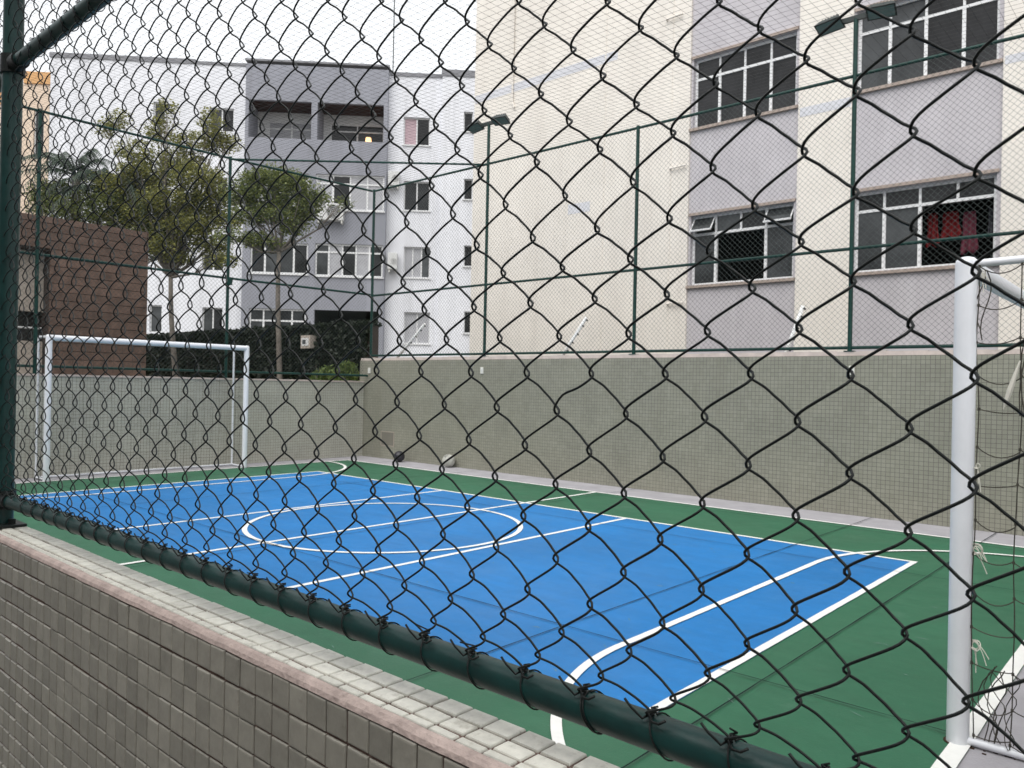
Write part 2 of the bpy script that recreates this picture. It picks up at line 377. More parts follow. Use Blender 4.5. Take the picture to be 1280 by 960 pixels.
# ------------------------------------------------------------------ court walls
def wall(name, core, face_mat, label, cap=None):
    root = empty(name, ((core[0] + core[1]) / 2, (core[2] + core[3]) / 2, 0)); tag(root, label, 'wall')
    def put(o): o.location = -root.location; return o
    g = MB(); g.box(*core); o = put(g.build('tiled_face', face_mat, root))
    if cap:
        g = MB()
        x0, x1, y0, y1, z0, z1 = cap
        n = 90
        for i in range(n):          # slightly uneven trowelled edge
            if (x1 - x0) > (y1 - y0):
                a, b = x0 + (x1 - x0) * i / n, x0 + (x1 - x0) * (i + 1) / n; g.box(a, b, y0 + rng.uniform(0, .006), y1, z0, z1 + rng.uniform(-.006, .004))
            else:
                a, b = y0 + (y1 - y0) * i / n, y0 + (y1 - y0) * (i + 1) / n; g.box(x0, x1 - rng.uniform(0, .006), a, b, z0, z1 + rng.uniform(-.004, .003))
        put(g.build('plaster_cap', MT['plaster_pink'], root))
    return root
wfar = wall('tiled_wall', (-WL - .14, XR + .14, WF, WF + .14, -.02, ZT), MT['tile_x'],
     'long grey-green mosaic tiled court wall below the cream apartment block', cap=(-WL - .13, XR + .13, WF + .012, WF + .13, ZT, ZT + .055))
wlef = wall('tiled_wall', (-WL - .14, -WL, -6.9, WF - .001, -.02, ZL - .028), MT['tile_y'],
     'lower beige mosaic tiled court wall behind the complete white goal', cap=(-WL - .15, -WL + .018, -6.9, WF - .002, ZL - .028, ZL))
wall('tiled_wall', (XR, XR + .14, -6.9, WF - .001, -.02, ZL), MT['tile_y'], 'beige mosaic tiled wall closing the court behind the goal with the knotted net')
# faint access hatch on the far wall near the corner
hr = empty('wall_hatch', (-1.02, WF, .25)); tag(hr, 'square flush hatch in the tiled wall beside the dark ball', 'hatch')
g = MB()
for bx in ((-.2, .2, -.006, 0, .27, .285), (-.2, .2, -.006, 0, 0, .015), (-.2, -.185, -.006, 0, .015, .27), (.185, .2, -.006, 0, .015, .27)): g.box(*bx)
g.build('hatch_frame', MT['beige'], hr)
g = MB(); g.box(-.184, .184, -.004, 0, .016, .269); g.build('hatch_panel', MT['tile_y'], hr)

# near wall with its tiles
nw = empty('tiled_parapet', (9, -6.71, 0)); tag(nw, 'low parapet wall of beige square tiles with pink grout under the near mesh fence', 'wall')
X0N, X1N = -WL, XR + .14
YA = CAM.y + .693
def nput(o): o.location = -nw.location; return o
g = MB()
g.add([(X0N, YA + .003, -.02), (X1N, YA + .003, -.02), (X1N, YA + .003, ZNW - .010), (X0N, YA + .003, ZNW - .010),
       (X0N, YA + .012, ZNW - .003), (X1N, YA + .012, ZNW - .003), (X0N, YN, ZNW - .003), (X1N, YN, ZNW - .003), (X0N, YN, -.02), (X1N, YN, -.02)],
      [(0, 1, 2, 3), (3, 2, 5, 4), (4, 5, 7, 6), (6, 7, 9, 8), (0, 3, 4, 6, 8), (1, 9, 7, 5, 2)])
nput(g.build('grout_bed', MT['grout'], nw))
g = MB(); nA = 260
for k in range(nA):          # trowelled mortar edge along the arris, a little uneven
    xa, xb = X0N + (X1N - X0N) * k / nA, X0N + (X1N - X0N) * (k + 1) / nA; ja, jb = .0012 * noise.noise((k * .7, 0, 0)), .0012 * noise.noise(((k + 1) * .7, 0, 0))
    for (p, q) in (((YA - .0005, ZNW - .0125), (YA + .0015, ZNW - .005)), ((YA + .0015, ZNW - .005), (YA + .007, ZNW + .0005)), ((YA + .007, ZNW + .0005), (YA + .0165, ZNW + .0005))):
        g.quad((xa, p[0] + ja, p[1] + ja), (xb, p[0] + jb, p[1] + jb), (xb, q[0] + jb, q[1] + jb), (xa, q[0] + ja, q[1] + ja))
nput(g.build('mortar_edge', MT['arris'], nw))
def tile_mesh(name, a, b, t, m, ch=.0022, rows=None):
    """unit tile a x b, thickness t along +z, pillowed edge"""
    me = bpy.data.meshes.new(name); v = []
    for (k, z) in ((0, 0), (0, t * .45), (ch * .45, t * .86), (ch * 1.5, t)):
        v += [(k, k, z), (a - k, k, z), (a - k, b - k, z), (k, b - k, z)]
    f = []
    for i in range(3):
        for k in range(4): f.append((i*4+k, i*4+(k+1) % 4, (i+1)*4+(k+1) % 4, (i+1)*4+k))
    f.append((12, 13, 14, 15))
    me.from_pydata(v, [], f); me.update(); me.materials.append(m); return me
P = .0505; gp = .0032
Fm = tile_mesh('front_tile', P - gp, P - gp, .0045, MT['tile'])
gt = .0046
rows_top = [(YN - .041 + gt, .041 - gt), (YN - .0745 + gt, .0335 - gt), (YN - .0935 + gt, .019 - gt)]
Tm = [tile_mesh('top_tile', P - gt, w, .0045, MT['tile_top_lit']) for (_, w) in rows_top]
def inview(p):
    q = Vector(p) - CAM; z = q.dot(fw)
    if z < .1: return None
    x = 640 + 969.26 * q.dot(rr) / z; y = 480 - 969.26 * q.dot(uu) / z
    return (z if -20 < x < 1300 and -20 < y < 980 else None)
fr = []; rest = MB()
x_al = 10.154 % P
i0 = int((X0N - x_al) / P) + 1; i1 = int((X1N - x_al) / P) - 1
for i in range(i0, i1):
    X = x_al + i * P
    for r_ in range(20):
        Z = ZNW - .0125 - (r_ + 1) * P
        z = inview((X + .025, YA, Z + .025))
        fr.append((z if z else 99, X, Z, r_))
fr.sort()
def jit(s): return rng.gauss(0, s)
for k, (z, X, Z, r_) in enumerate(fr):
    Xj, Zj = X + jit(.0005), Z + jit(.0005) + .002 * noise.noise((X * 1.7, r_ * .6, 0)); dy = jit(.0005)
    if k < 180 and z < 50:
        o = bpy.data.objects.new('tile', Fm); COL.objects.link(o); o.parent = nw
        o.rotation_euler = (R(90) + jit(.006), jit(.006), 0)
        o.location = Vector((Xj, YA + .0035 + dy, Zj)) - nw.location
    elif X > 5:
        a = P - gp; t = .0045; b0 = YA + .0035 + dy; ch = .003
        rest.add([(Xj, b0, Zj), (Xj + a, b0, Zj), (Xj + a, b0, Zj + a), (Xj, b0, Zj + a), (Xj + ch, b0 - t, Zj + ch), (Xj + a - ch, b0 - t, Zj + ch), (Xj + a - ch, b0 - t, Zj + a - ch), (Xj + ch, b0 - t, Zj + a - ch)],
                 [(0, 1, 5, 4), (1, 2, 6, 5), (2, 3, 7, 6), (3, 0, 4, 7), (4, 5, 6, 7)])
    else:
        if z < 50 or X > 0:
            a = P - gp; b0 = YA - .001
            rest.quad((Xj, b0, Zj), (Xj + a, b0, Zj), (Xj + a, b0, Zj + a), (Xj, b0, Zj + a))
tag(nput(rest.build('tiles_rest', MT['tile_rest'], nw)), kind='stuff')
cnt = 0; rest = MB()
for i in range(i1 - 1, i0, -1):
    X = x_al + i * P
    for j, (y0, w) in enumerate(rows_top):
        if 8.15 < X < 10.35 and (j < 2 or X > 8.9):
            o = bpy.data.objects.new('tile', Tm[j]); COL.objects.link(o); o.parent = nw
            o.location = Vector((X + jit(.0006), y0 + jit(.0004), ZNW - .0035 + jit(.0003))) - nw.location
            o.rotation_euler = (jit(.008), jit(.008), jit(.006)); cnt += 1
        else:
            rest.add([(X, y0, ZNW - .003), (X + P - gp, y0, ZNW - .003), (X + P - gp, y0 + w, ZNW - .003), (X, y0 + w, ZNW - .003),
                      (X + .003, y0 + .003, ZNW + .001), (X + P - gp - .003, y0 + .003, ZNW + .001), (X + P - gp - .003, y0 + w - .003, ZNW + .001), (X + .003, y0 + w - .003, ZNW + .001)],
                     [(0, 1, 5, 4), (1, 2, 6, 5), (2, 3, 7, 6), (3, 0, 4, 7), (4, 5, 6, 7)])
tag(nput(rest.build('top_tiles_rest', MT['tile_top_lit'], nw)), kind='stuff')

# ------------------------------------------------------------------ near chain link fence
nf = empty('chain_link_fence', (8.065, YNF, ZNW)); tag(nf, 'dark green chain-link fence with wide mesh standing on the beige tiled parapet', 'fence')
def fput(o): o.location = -nf.location; return o
ZR1 = CAM.z - .505 * .755; ZR2 = 2.42
PX = 8.065
def pipe(name, a, b, r, n=20, m='rail', parent=nf, put=fput):
    g = MB(); g.tube(np.linspace(a, b, 12), r, n); return put(smooth_angle(g.build(name, MT[m], parent)))
for px in (PX, PX + 3.05, PX - 3.05, PX - 6.1, PX - 9.15):
    pipe('post', (px, YNF, ZNW + .004), (px, YNF, 5.4), .028, 24)
    g = MB(); g.box(px - .06, px + .075, YNF - .05, YNF + .045, ZNW + .0015, ZNW + .010); fput(g.build('base_plate', MT['wire'], nf, bevel=.002))
    for bx in (px + .045, px - .045):
        g = MB(); g.cyl((bx, YNF + .012, ZNW + .010), (bx, YNF + .012, ZNW + .024), .010, 6); fput(g.build('anchor_nut', MT['wire'], nf))
for k, (a, b) in enumerate(((PX - 9.15, PX - 6.1), (PX - 6.1, PX - 3.05), (PX - 3.05, PX), (PX, PX + 3.05))):
    pipe('bottom_rail', (a + .029, YNF, ZR1), (b - .029, YNF, ZR1), .0205, 24)
    pipe('upper_rail', (a + .029, YNF, ZR2 + .012), (b - .029, YNF, ZR2 - .012), .0205, 24)
    pipe('top_rail', (a + .029, YNF, 5.335), (b - .029, YNF, 5.335), .0205, 16)
# rail-to-post clamps at the post in view
for z in (ZR1, ZR2 + .012):
    g = MB(); g.tube([(PX, YNF, z - .028), (PX, YNF, z + .028)], .034, 20); g.tube([(PX + .03, YNF, z), (PX + .075, YNF, z)], .026, 18)
    fput(smooth_angle(g.build('clamp', MT['wire'], nf)))

# woven wires
ZJ = [-9, -8, -7, -6, -5, -4, -3, -2, -1, 0, 1, 2, 3, 4, 5, 6, 7, 8]
ZZ = [1.118, 1.141, 1.178, 1.218, 1.263, 1.308, 1.353, 1.398, 1.444, 1.4894, 1.535, 1.578, 1.620, 1.660, 1.7075, 1.755, 1.797, 1.840]
def zrow(j):
    j = np.asarray(j, float)
    return np.where(j > 8, 1.840 + (j - 8) * .0430, np.interp(j, ZJ, ZZ))
def gz(z): return np.clip(1 - ((z - 1.43) / .36) ** 2, 0, 1)
def colx(n, z):
    """x of mesh column n half-cells left of a reference column; the slack mesh is widest at mid height"""
    hR = np.interp(z, [1.118, 1.141, 1.18, 1.264, 1.31, 1.5, 1.7, 1.85, 2.0], [.0462, .0470, .0479, .0492, .0496, .0494, .0487, .0478, .0465])
    hL = .0446 + .0009 * gz(z)
    x0 = 10.581 + np.interp(z, [1.118, 1.141, 1.178, 1.22], [.025, .010, .004, 0])
    n = float(n) + 6
    if n <= 14: return x0 - n * hR
    x = x0 - 14 * hR
    m = min(n, 30) - 14
    x = x - (m * hR + (hL - hR) * m * m / 32.0)
    if n > 30: x = x - (n - 30) * hL
    return x
def wire_path(n, j0, j1, spp, e=.0105):
    # wire between column n+1 (its left side) and column n (its right side)
    jj = np.linspace(j0, j1, int((j1 - j0) * spp) + 1)
    z = zrow(jj)
    xl = colx(n + 1, z); xr = colx(n, z)
    th = math.pi * (jj - (n + 1))
    front = np.clip(.5 + 3 * np.sin(th), 0, 1)      # camera-side strands are rounder than the straight back strands
    f = front * (.965 * np.cos(th) + .035 * np.cos(3 * th)) + (1 - front) * (.845 * np.cos(th) + .115 * np.cos(3 * th) + .04 * np.cos(5 * th))
    A = (xr - xl) / 2 + .0026
    x = (xl + xr) / 2 - A * f
    y = -e * (1.0 * np.sin(th) + .10 * np.sin(3 * th))
    # hand-woven unevenness
    q = np.stack([x, y + YNF - .012, z], 1)
    for i in range(len(q)):
        nv = noise.noise_vector((q[i][0] * 7, q[i][2] * 7, n * .37))
        bv = noise.noise_vector((q[i][0] * 1.5 + 9, q[i][2] * 1.5, 3.1))
        q[i] += np.array([nv[0] * .0022 + bv[0] * .003, bv[1] * .008 * min(1, max(0, (q[i][2] - 1.11) * 6)), nv[2] * .0018 + bv[2] * .003])
    # one strand that was bent by hand
    if y.min() < 0:
        w = np.exp(-(((q[:, 0] - 10.246) / .014) ** 2 + ((q[:, 2] - 1.476) / .014) ** 2)) * (y < 0)
        q[:, 0] -= .009 * w; q[:, 2] += .011 * w
    return q
JB, JT = -9, 46
for n in range(-34, 78):
    zmid = 1.4; xm = float(colx(n + .5, zmid))
    if xm < 6.9: break
    hi = PX - .02 < xm < 11.0
    q = wire_path(n, JB, JT, 12 if hi else 6)
    g = MB(); g.tube(q, .00152, 6 if hi else 4, cap=False)
    # barbed cut ends where the wire meets the bottom rail
    c0 = q[0]
    even_left = (n + 1) % 2 == 1
    if even_left:   # left column ends on the rail: tail bends up to the left
        g.tube([c0 + np.array((.004, .004, .002)), c0 + np.array((-.004, -.006, -.004)), c0 + np.array((-.016, -.010, .006)), c0 + np.array((-.024, -.011, .014))], .0016, 5)
    else:
        g.tube([c0 + np.array((-.004, -.003, .002)), c0 + np.array((.004, -.008, -.003)), c0 + np.array((.014, -.010, -.002)), c0 + np.array((.021, -.008, .003))], .0016, 5)
    fput(g.build('woven_wire', MT['wire'], nf, smooth=True))
# tie wires round the rails
for n in range(-31, 47, 2):
    xb = float(colx(n, 1.118))
    if xb < PX + .06 or xb > PX + 2.98: continue
    for (zr, amp, hi) in ((ZR1, .021, 1), (ZR2 - (xb - PX) * .008 + .008, .012, 0)):
        turns = 2 if rng.random() < .22 else 1
        pts = []
        xx = float(colx(n, max(1.118, zr)))
        tl = amp * rng.uniform(.7, 1.25)
        ph = R(95)
        N_ = 26 * turns
        for i in range(N_ + 1):
            a = ph + 2 * math.pi * turns * i / N_
            s_ = math.sin((a - ph) / 2) ** 2 if turns == 1 else (.5 - .5 * math.cos(a - ph))
            rad = .0222 + .0006 * math.sin(3 * a)
            # angle runs over the front (-y), under, and up the back
            pts.append((xx + tl * s_ + (.003 * i / N_) * turns, YNF + rad * math.cos(a) , zr + rad * math.sin(a)))
        g = MB(); g.tube(pts, .0011, 5)
        # twisted knot
        kn = [(xx + .004 * math.sin(i * 1.9) + .0006 * i, YNF - .010 + .005 * math.cos(i * 1.9), zr + .023 + .0009 * i) for i in range(11)]
        g.tube(kn, .0012, 5)
        if rng.random() < .6:
            g.tube([kn[-1], (xx + rng.uniform(-.02, .02), YNF - .014, zr + .026 + rng.uniform(.004, .016))], .0011, 4)
        fput(g.build('tie_wire', MT['wire'], nf, smooth=True))

def diamond_mesh(a0, a1, z0, z1, pitch, place, r=.0014, skip=None):
    """straight crossing wires inside the rectangle, as thin 3-sided rods; place(a,z,layer)->xyz"""
    g = MB(); H = z1 - z0
    for s in (1, -1):
        k0 = int(math.floor((a0 - H) / pitch)); k1 = int(math.ceil((a1 + H) / pitch))
        for k in range(k0, k1 + 1):
            b = k * pitch
            # line a = b + s*(z-z0)
            t0, t1 = 0.0, H
            if s > 0: t0 = max(t0, a0 - b); t1 = min(t1, a1 - b)
            else: t0 = max(t0, b - a1); t1 = min(t1, b - a0)
            if t1 - t0 < .02: continue
            g.tube([place(b + s * t0, z0 + t0, s), place(b + s * t1, z0 + t1, s)], r, 3, cap=False)
    return g
# the rest of the near fence, outside the picture, woven from straight wires
g = diamond_mesh(-1.05, 6.98, 1.12, 5.3, .0905, lambda a, z, s: (a, YNF - .012 + s * .002, z), 0.0016)
tag(fput(g.build('mesh_panel', MT['wire'], nf)), kind='stuff')
g = diamond_mesh(7.0, 11.1, 3.56, 5.3, .0905, lambda a, z, s: (a, YNF - .012 + s * .002, z), 0.0016)
tag(fput(g.build('mesh_panel', MT['wire'], nf)), kind='stuff')

# ------------------------------------------------------------------ fences round the court
def far_fence(label, posts, rails, mesh, base, rad=.027):
    root = empty('chain_link_fence', base); tag(root, label, 'fence')
    def put(o): o.location = -root.location; return o
    for (x, y, z0, z1) in posts:
        g = MB(); g.tube([(x, y, z0), (x, y, z1)], rad, 14); put(smooth_angle(g.build('post', MT['farpipe'], root)))
        g = MB(); g.box(x - .06, x + .06, y - .045, y + .045, z0 - .004, z0 + .006); put(g.build('base_plate', MT['farpipe'], root))
    for (a, b) in rails:
        g = MB(); g.tube([a, b], .0205, 12); put(smooth_angle(g.build('rail', MT['farpipe'], root)))
    tag(put(mesh.build('mesh_panel', MT['farmesh'], root)), kind='stuff')
    return root
fx = [-1.66, 1.49, 4.545, 7.63, 10.70]
posts = [(x, YF, ZT + .056, TOP + (.70 if x in (1.49, 7.63) else .03)) for x in fx]
rails = []
for z in (TOP, MID, BOT):
    for a, b in zip(fx[:-1] , fx[1:]): rails.append(((a + .028, YF, z), (b - .028, YF, z)))
    rails.append(((fx[-1] + .028, YF, z), (XR + .05, YF, z)))
m1 = diamond_mesh(fx[0], XR, BOT, TOP, .072, lambda a, z, s: (a, YF - .022 + s * .002, z), .0018)
ff = far_fence('tall green mesh fence on the long tiled wall in front of the cream apartment block', posts, rails, m1, (4.5, YF, ZT + .056))
# corner brace between the tops of the posts next to the corner
g = MB(); g.tube([(1.49, YF - .03, TOP - .02), (XL + .03, -.66, TOP - .02)], .018, 10)
o = g.build('corner_brace', MT['farpipe'], ff); o.location = -ff.location
fy = [-6.62, -3.62, -.66, YF]
posts = [(XL, y, ZL + .002, TOP + .03) for y in fy[:-1]]
rails = []
for z in (TOP, MID + .02, 1.62):
    for a, b in zip(fy[:-1], fy[1:]): rails.append(((XL, a + .028, z), (XL + (.17 if b == YF else 0), b - .028, z)))
m2 = diamond_mesh(fy[0], fy[-1], 1.62, TOP, .072, lambda a, z, s: (XL + .022 + s * .002, a, z), .0018)
lf = far_fence('tall green mesh fence on the lower tiled wall in front of the trees', posts, rails, m2, (XL, -2, ZL))
# small round lamp clamp on the middle rail of the left fence
g = MB(); g.tube([(XL + .05, -.66, MID - .10), (XL + .05, -.66, MID + .03)], [.05, .06], 12); o = g.build('junction_box', MT['farpipe'], lf); o.location = -lf.location
ex = [ -3.62, -.66, YF]
posts = [(XR + .07, y, ZL + .002, TOP + .03) for y in (-6.62, -3.62, -.66)]
rails = [((XR + .07, -6.6, z), (XR + .07, YF - .03, z)) for z in (TOP, MID + .02, 1.62)]
m3 = diamond_mesh(-6.62, YF, 1.62, TOP, .072, lambda a, z, s: (XR + .045 + s * .002, a, z), .0014)
far_fence('green mesh fence on the tiled wall behind the goal with the knotted net', posts, rails, m3, (XR + .07, -2, ZL))

# overhead net
on = MB()
def sag(x, y):
    u = (x - XL) / (XR - XL); v = (y - YNF) / (YF - YNF)
    return TOP + .015 - .09 * (math.sin(math.pi * u) * math.sin(math.pi * v)) + .008 * noise.noise((x * 2, y * 2, 0))
x = XL
while x < XR:
    on.tube([(x + .006 * noise.noise((x * 9, k * .7, 1)), YNF + (YF - YNF) * k / 12, sag(x, YNF + (YF - YNF) * k / 12)) for k in range(13)], .0015, 3, cap=False); x += .104
y = YNF
while y < YF:
    on.tube([(XL + (XR - XL) * k / 16, y + .006 * noise.noise((y * 9, k * .7, 5)), sag(XL + (XR - XL) * k / 16, y)) for k in range(17)], .0015, 3, cap=False); y += .104
tag(on.build('overhead_net', MT['net']), 'thin square-mesh net stretched over the whole court at the fence tops', 'net')

# ------------------------------------------------------------------ floodlights
def flood(x, label):
    z = TOP + .70
    root = empty('floodlight', (x, YF, z)); tag(root, label, 'floodlight', 'twin floodlights on fence posts')
    g = MB(); g.box(-.22, .22, -.022, .022, -.025, .035); g.build('bracket', MT['lampbody'], root)
    for s in (-1, 1):
        hd = empty('lamp_head', (s * .30, -.03, -.01)); hd.parent = root
        hd.rotation_euler = (R(64), R(s * 3), R(s * 6))
        g = MB(); g.add([(-.165, -.02, -.095), (.165, -.02, -.095), (.165, -.02, .095), (-.165, -.02, .095), (-.12, .07, -.06), (.12, .07, -.06), (.12, .07, .06), (-.12, .07, .06)],
                        [(0, 1, 2, 3), (7, 6, 5, 4), (0, 4, 5, 1), (1, 5, 6, 2), (2, 6, 7, 3), (3, 7, 4, 0)])
        hb = g.build('housing', MT['lampbody'], hd)
        g = MB(); g.box(-.145, .145, -.026, -.021, -.075, .075); g.build('glass', MT['lampglass'], hd)
        g = MB()
        for k in range(6): g.box(-.09 + k * .036, -.084 + k * .036, .07, .09, -.06, .06)
        g.build('cooling_fins', MT['lampbody'], hd)
flood(1.49, 'twin dark floodlights on the fence post by the edge of the white building')
flood(7.63, 'twin dark floodlights on the fence post before the upper kitchen windows')

# ------------------------------------------------------------------ goals
def goal(label, x, sgn, y0, y1, h=2.06, r=.043, depth=.45, net=True):
    root = empty('goal', (x, (y0 + y1) / 2, 0)); tag(root, label, 'goal')
    hw = (y1 - y0) / 2
    for s in (-1, 1):
        g = MB(); g.tube([(0, s * hw, .001), (0, s * hw, h - .03), (0, s * hw, h - .014), (0, s * hw, h - .003), (0, s * hw, h + .002)], [r, r, r * .93, r * .68, r * .3], 24); smooth_angle(g.build('goal_post', MT['goalwhite'], root))
    g = MB(); g.tube([(0, -hw + r * .6, h - r), (0, hw - r * .6, h - r)], r * .98, 24); smooth_angle(g.build('crossbar', MT['goalwhite'], root))
    for s in (-1, 1):
        g = MB(); g.tube([(0, s * hw, h - .03), (sgn * depth * .96, s * hw, h - .02), (sgn * depth, s * hw, h - .05), (sgn * depth, s * hw, .05), (sgn * depth * .96, s * hw, .022), (0, s * hw, .022)], .0165, 12)
        smooth_angle(g.build('side_frame', MT['goalwhite'], root), 60)
    g = MB(); g.tube([(sgn * depth, -hw, .022), (sgn * depth, hw, .022)], .0165, 10); smooth_angle(g.build('back_bar', MT['goalwhite'], root))
    g = MB(); g.tube([(0, -hw, .001), (0, -hw, .006)], r * 1.25, 18); g.tube([(0, hw, .001), (0, hw, .006)], r * 1.25, 18); g.build('rust_ring', MT['rust'], root)
    return root, hw, depth
def string_net(root, hw, depth, sgn, r, cell, fullback, h=2.03):
    g = MB(); w = MB()
    def P_(u, v, side):
        # side panels: u along depth 0..1, v height 0..1 ; back panel: u along width
        n1 = noise.noise_vector((u * 4 + side * 3, v * 5, 2.0))
        if side in (-1, 1):
            return np.array((sgn * (depth * u) + sgn * .03 * n1[0] + sgn * .03, side * hw + .025 * n1[1] , .03 + (h - .03) * v + .03 * n1[2]))
        return np.array((sgn * (depth - .03 - .06 * math.sin(math.pi * v)) + .03 * n1[0], -hw + 2 * hw * u + .03 * n1[1], .03 + (h - .05) * v + .03 * n1[2] - .05 * math.sin(u * math.pi * 9) ** 2 * v))
    for side in (-1, 1):
        cols_ = [.05] + [.05 + cell * 1.15 * k for k in range(1, int((depth - .05) / (cell * 1.15)) + 1)] + [depth]
        levels = [.05 + (h - .07) * k / int(h / (cell * 1.2)) for k in range(int(h / (cell * 1.2)) + 1)]
        def V_(i, z):      # a vertical cord, wandering a little
            nn_ = noise.noise_vector((i * 3.1 + side * 7, z * 3.0, 4.0)); return np.array((sgn * (cols_[i] + .018 * nn_[0]), side * (hw + .004) + .02 * nn_[1], z + .02 * nn_[2]))
        for i in range(len(cols_)): g.tube([V_(i, .03 + (h - .05) * k / 44) for k in range(45)], r * rng.uniform(.85, 1.2), 4)
        for lv_ in levels:
            for i in range(len(cols_) - 1):
                a_, b_ = V_(i, lv_), V_(i + 1, lv_ + rng.uniform(-.015, .015)); sg = rng.uniform(.008, .04)
                g.tube([a_ + (b_ - a_) * t - np.array((0, 0, sg * 4 * t * (1 - t))) for t in np.linspace(0, 1, 8)], r * .85, 4)
                w.tube([a_ + np.array((0, 0, .006)), a_ - np.array((0, 0, .006))], r * 2.0, 5)
    nu = int(2 * hw / cell); nv = int(h / cell)
    for i in range(nu + 1): g.tube([P_(i / nu, k / 24, 0) for k in range(25)], r, 3, cap=False)
    for k in range(nv + 1): g.tube([P_(i / (nu * 3), k / nv, 0) for i in range(nu * 3 + 1)], r, 3, cap=False)
    tag(g.build('net', MT['string'], root), kind='stuff'); tag(w.build('net_knots', MT['string'], root), kind='stuff')
gl, hw, dp = goal('complete white goal standing against the lower tiled wall near the trees', -OL + .02, -1, -3.64, -.63, depth=.42)
string_net(gl, hw, dp, -1, .0016, .14, True)
gr, hw, dp = goal('white goal post with knotted old net, its frame beside the parapet fence', XG, 1, GY0, GY1, depth=.62)
string_net(gr, hw, dp, 1, .0027, .125, True)
# white strings that tie the net to the post, loose ends hanging
def knot(z, n=3, big=.022, dx=.055, hang=.09):
    for k in range(n):
        g = MB(); c = np.array((dx, -hw - .012, z)); p = [c + np.array((-.05, .02, .004 * k))]
        a0 = rng.uniform(0, 6.28)
        for i in range(9):
            a = a0 + i * .85; p.append(c + big * (1 - .05 * i) * np.array([math.sin(a) * .8 + .4, .4 * math.cos(a * 1.3), math.cos(a)]))
        q = p[-1]; ex = rng.uniform(.0, .05); hl = hang * rng.uniform(.5, 1.2)
        p += [q + np.array((ex * t, 0, -hl * t * (.4 + .6 * t))) for t in (.3, .6, 1)]
        # round the corners
        P2 = np.array(p)
        for _ in range(2):
            A_, B_ = P2[:-1], P2[1:]; P2 = np.concatenate([P2[:1], np.stack([A_ * .75 + B_ * .25, A_ * .25 + B_ * .75], 1).reshape(-1, 3), P2[-1:]])
        g.tube(P2, .0019, 5); g.build('tie_string', MT['string_white'], gr)
for z, n, b in ((1.98, 3, .018), (1.18, 2, .014), (.83, 5, .028), (.43, 4, .024)): knot(z, n, b)
# rope and loose cord gathered at the foot and top of the post
for k in range(7):
    g = MB(); x0 = .08 + rng.uniform(0, .12)
    g.tube([(x0 + .03 * math.sin(i * .9 + k) * (.4 + i / 10), -hw + .02 * math.cos(i * 1.1 + k), .03 + .035 * i + .02 * math.sin(i + k)) for i in range(10)], .0022, 4); g.build('loose_cord', MT['string'], gr)
for k in range(8):
    g = MB(); x0 = (.05 if k < 2 else .21) + rng.uniform(0, .045)
    ln = rng.uniform(.2, .34) if k < 2 else rng.uniform(.45, .8)
    g.tube([(x0 + .02 * math.sin(i * .8 + k), -hw + .015 * math.cos(i + k), 2.0 - ln * i / 7) for i in range(8)], .0024, 4); g.build('loose_cord', MT['string'], gr)
for (x0, z0, ln) in ((.165, 1.62, .20),):
    g = MB(); g.tube([(x0 + .035 * (1 - t) - .02 * t, -hw - .01, z0 - ln * t) for t in (0, .3, .6, .85, 1)], [.003, .008, .011, .008, .001], 6)
g.build('white_rag', MT['string_white'], gr)
# grey rust debris at goal foot
g = MB()
for k in range(40):
    x_, y_ = rng.uniform(.03, .5), -hw + rng.gauss(0, .022)
    s = rng.uniform(.003, .010); g.box(x_ - s, x_ + s, y_ - s * .6, y_ + s * .6, .0005, .003)
tag(g.build('rust_flakes', MT['rust'], gr), kind='stuff')

# ------------------------------------------------------------------ balls
def ball(label, x, y, r, m1, m2):
    bm = bmesh.new(); bmesh.ops.create_icosphere(bm, subdivisions=1, radius=1)
    bmesh.ops.bevel(bm, geom=bm.verts[:], offset=33.3, offset_type='PERCENT', segments=1, affect='VERTICES')
    bmesh.ops.inset_individual(bm, faces=bm.faces[:], thickness=.03, depth=.03)
    bmesh.ops.triangulate(bm, faces=bm.faces[:]); bmesh.ops.subdivide_edges(bm, edges=bm.edges[:], cuts=2, use_grid_fill=True)
    for v in bm.verts: l = v.co.length; v.co = v.co.normalized() * r * (1.0 if l > .97 else .985)
    me = bpy.data.meshes.new('ball'); bm.to_mesh(me); bm.free(); me.materials.append(m1); me.shade_smooth()
    o = bpy.data.objects.new('ball', me); COL.objects.link(o); o.location = (x, y, r + .001); o.rotation_euler = (.4, .3, .7); tag(o, label, 'ball')
    return o
MT['ballw'] = mat('worn_white_leather', (.42, .42, .38), .55, .4, noise_amt=.25, noise_scale=14, dirt=((.12, .12, .11), 9, .52, .8))
MT['ballk'] = mat('black_leather', (.018, .017, .024), .45, .5, noise_amt=.2, noise_scale=10)
ball('worn white ball lying against the foot of the long tiled wall', .84, WF - .13, .118, MT['ballw'], None)
ball('black ball lying on the grey border near the wall corner', -.40, WF - .22, .105, MT['ballk'], None)

# ------------------------------------------------------------------ white plates on the wall
for x, z, lab in ((1.503, 1.731, 'small white socket plate on the tiled wall above the white ball'), (7.679, 1.745, 'small white socket plate on the tiled wall under the floodlight before the kitchen windows'), (-1.62, 1.722, 'small white socket plate on the tiled wall at the fence corner')):
    o = empty('socket_plate', (x, WF, z)); tag(o, lab, 'socket', 'socket plates along the tiled wall')
    g = MB(); g.box(-.032, .032, -.022, 0, -.055, .055); g.build('cover', MT['plate'], o, bevel=.004)
    g = MB(); g.box(-.012, .012, -.026, -.022, -.02, .02); g.build('switch', MT['ac'], o, bevel=.002)

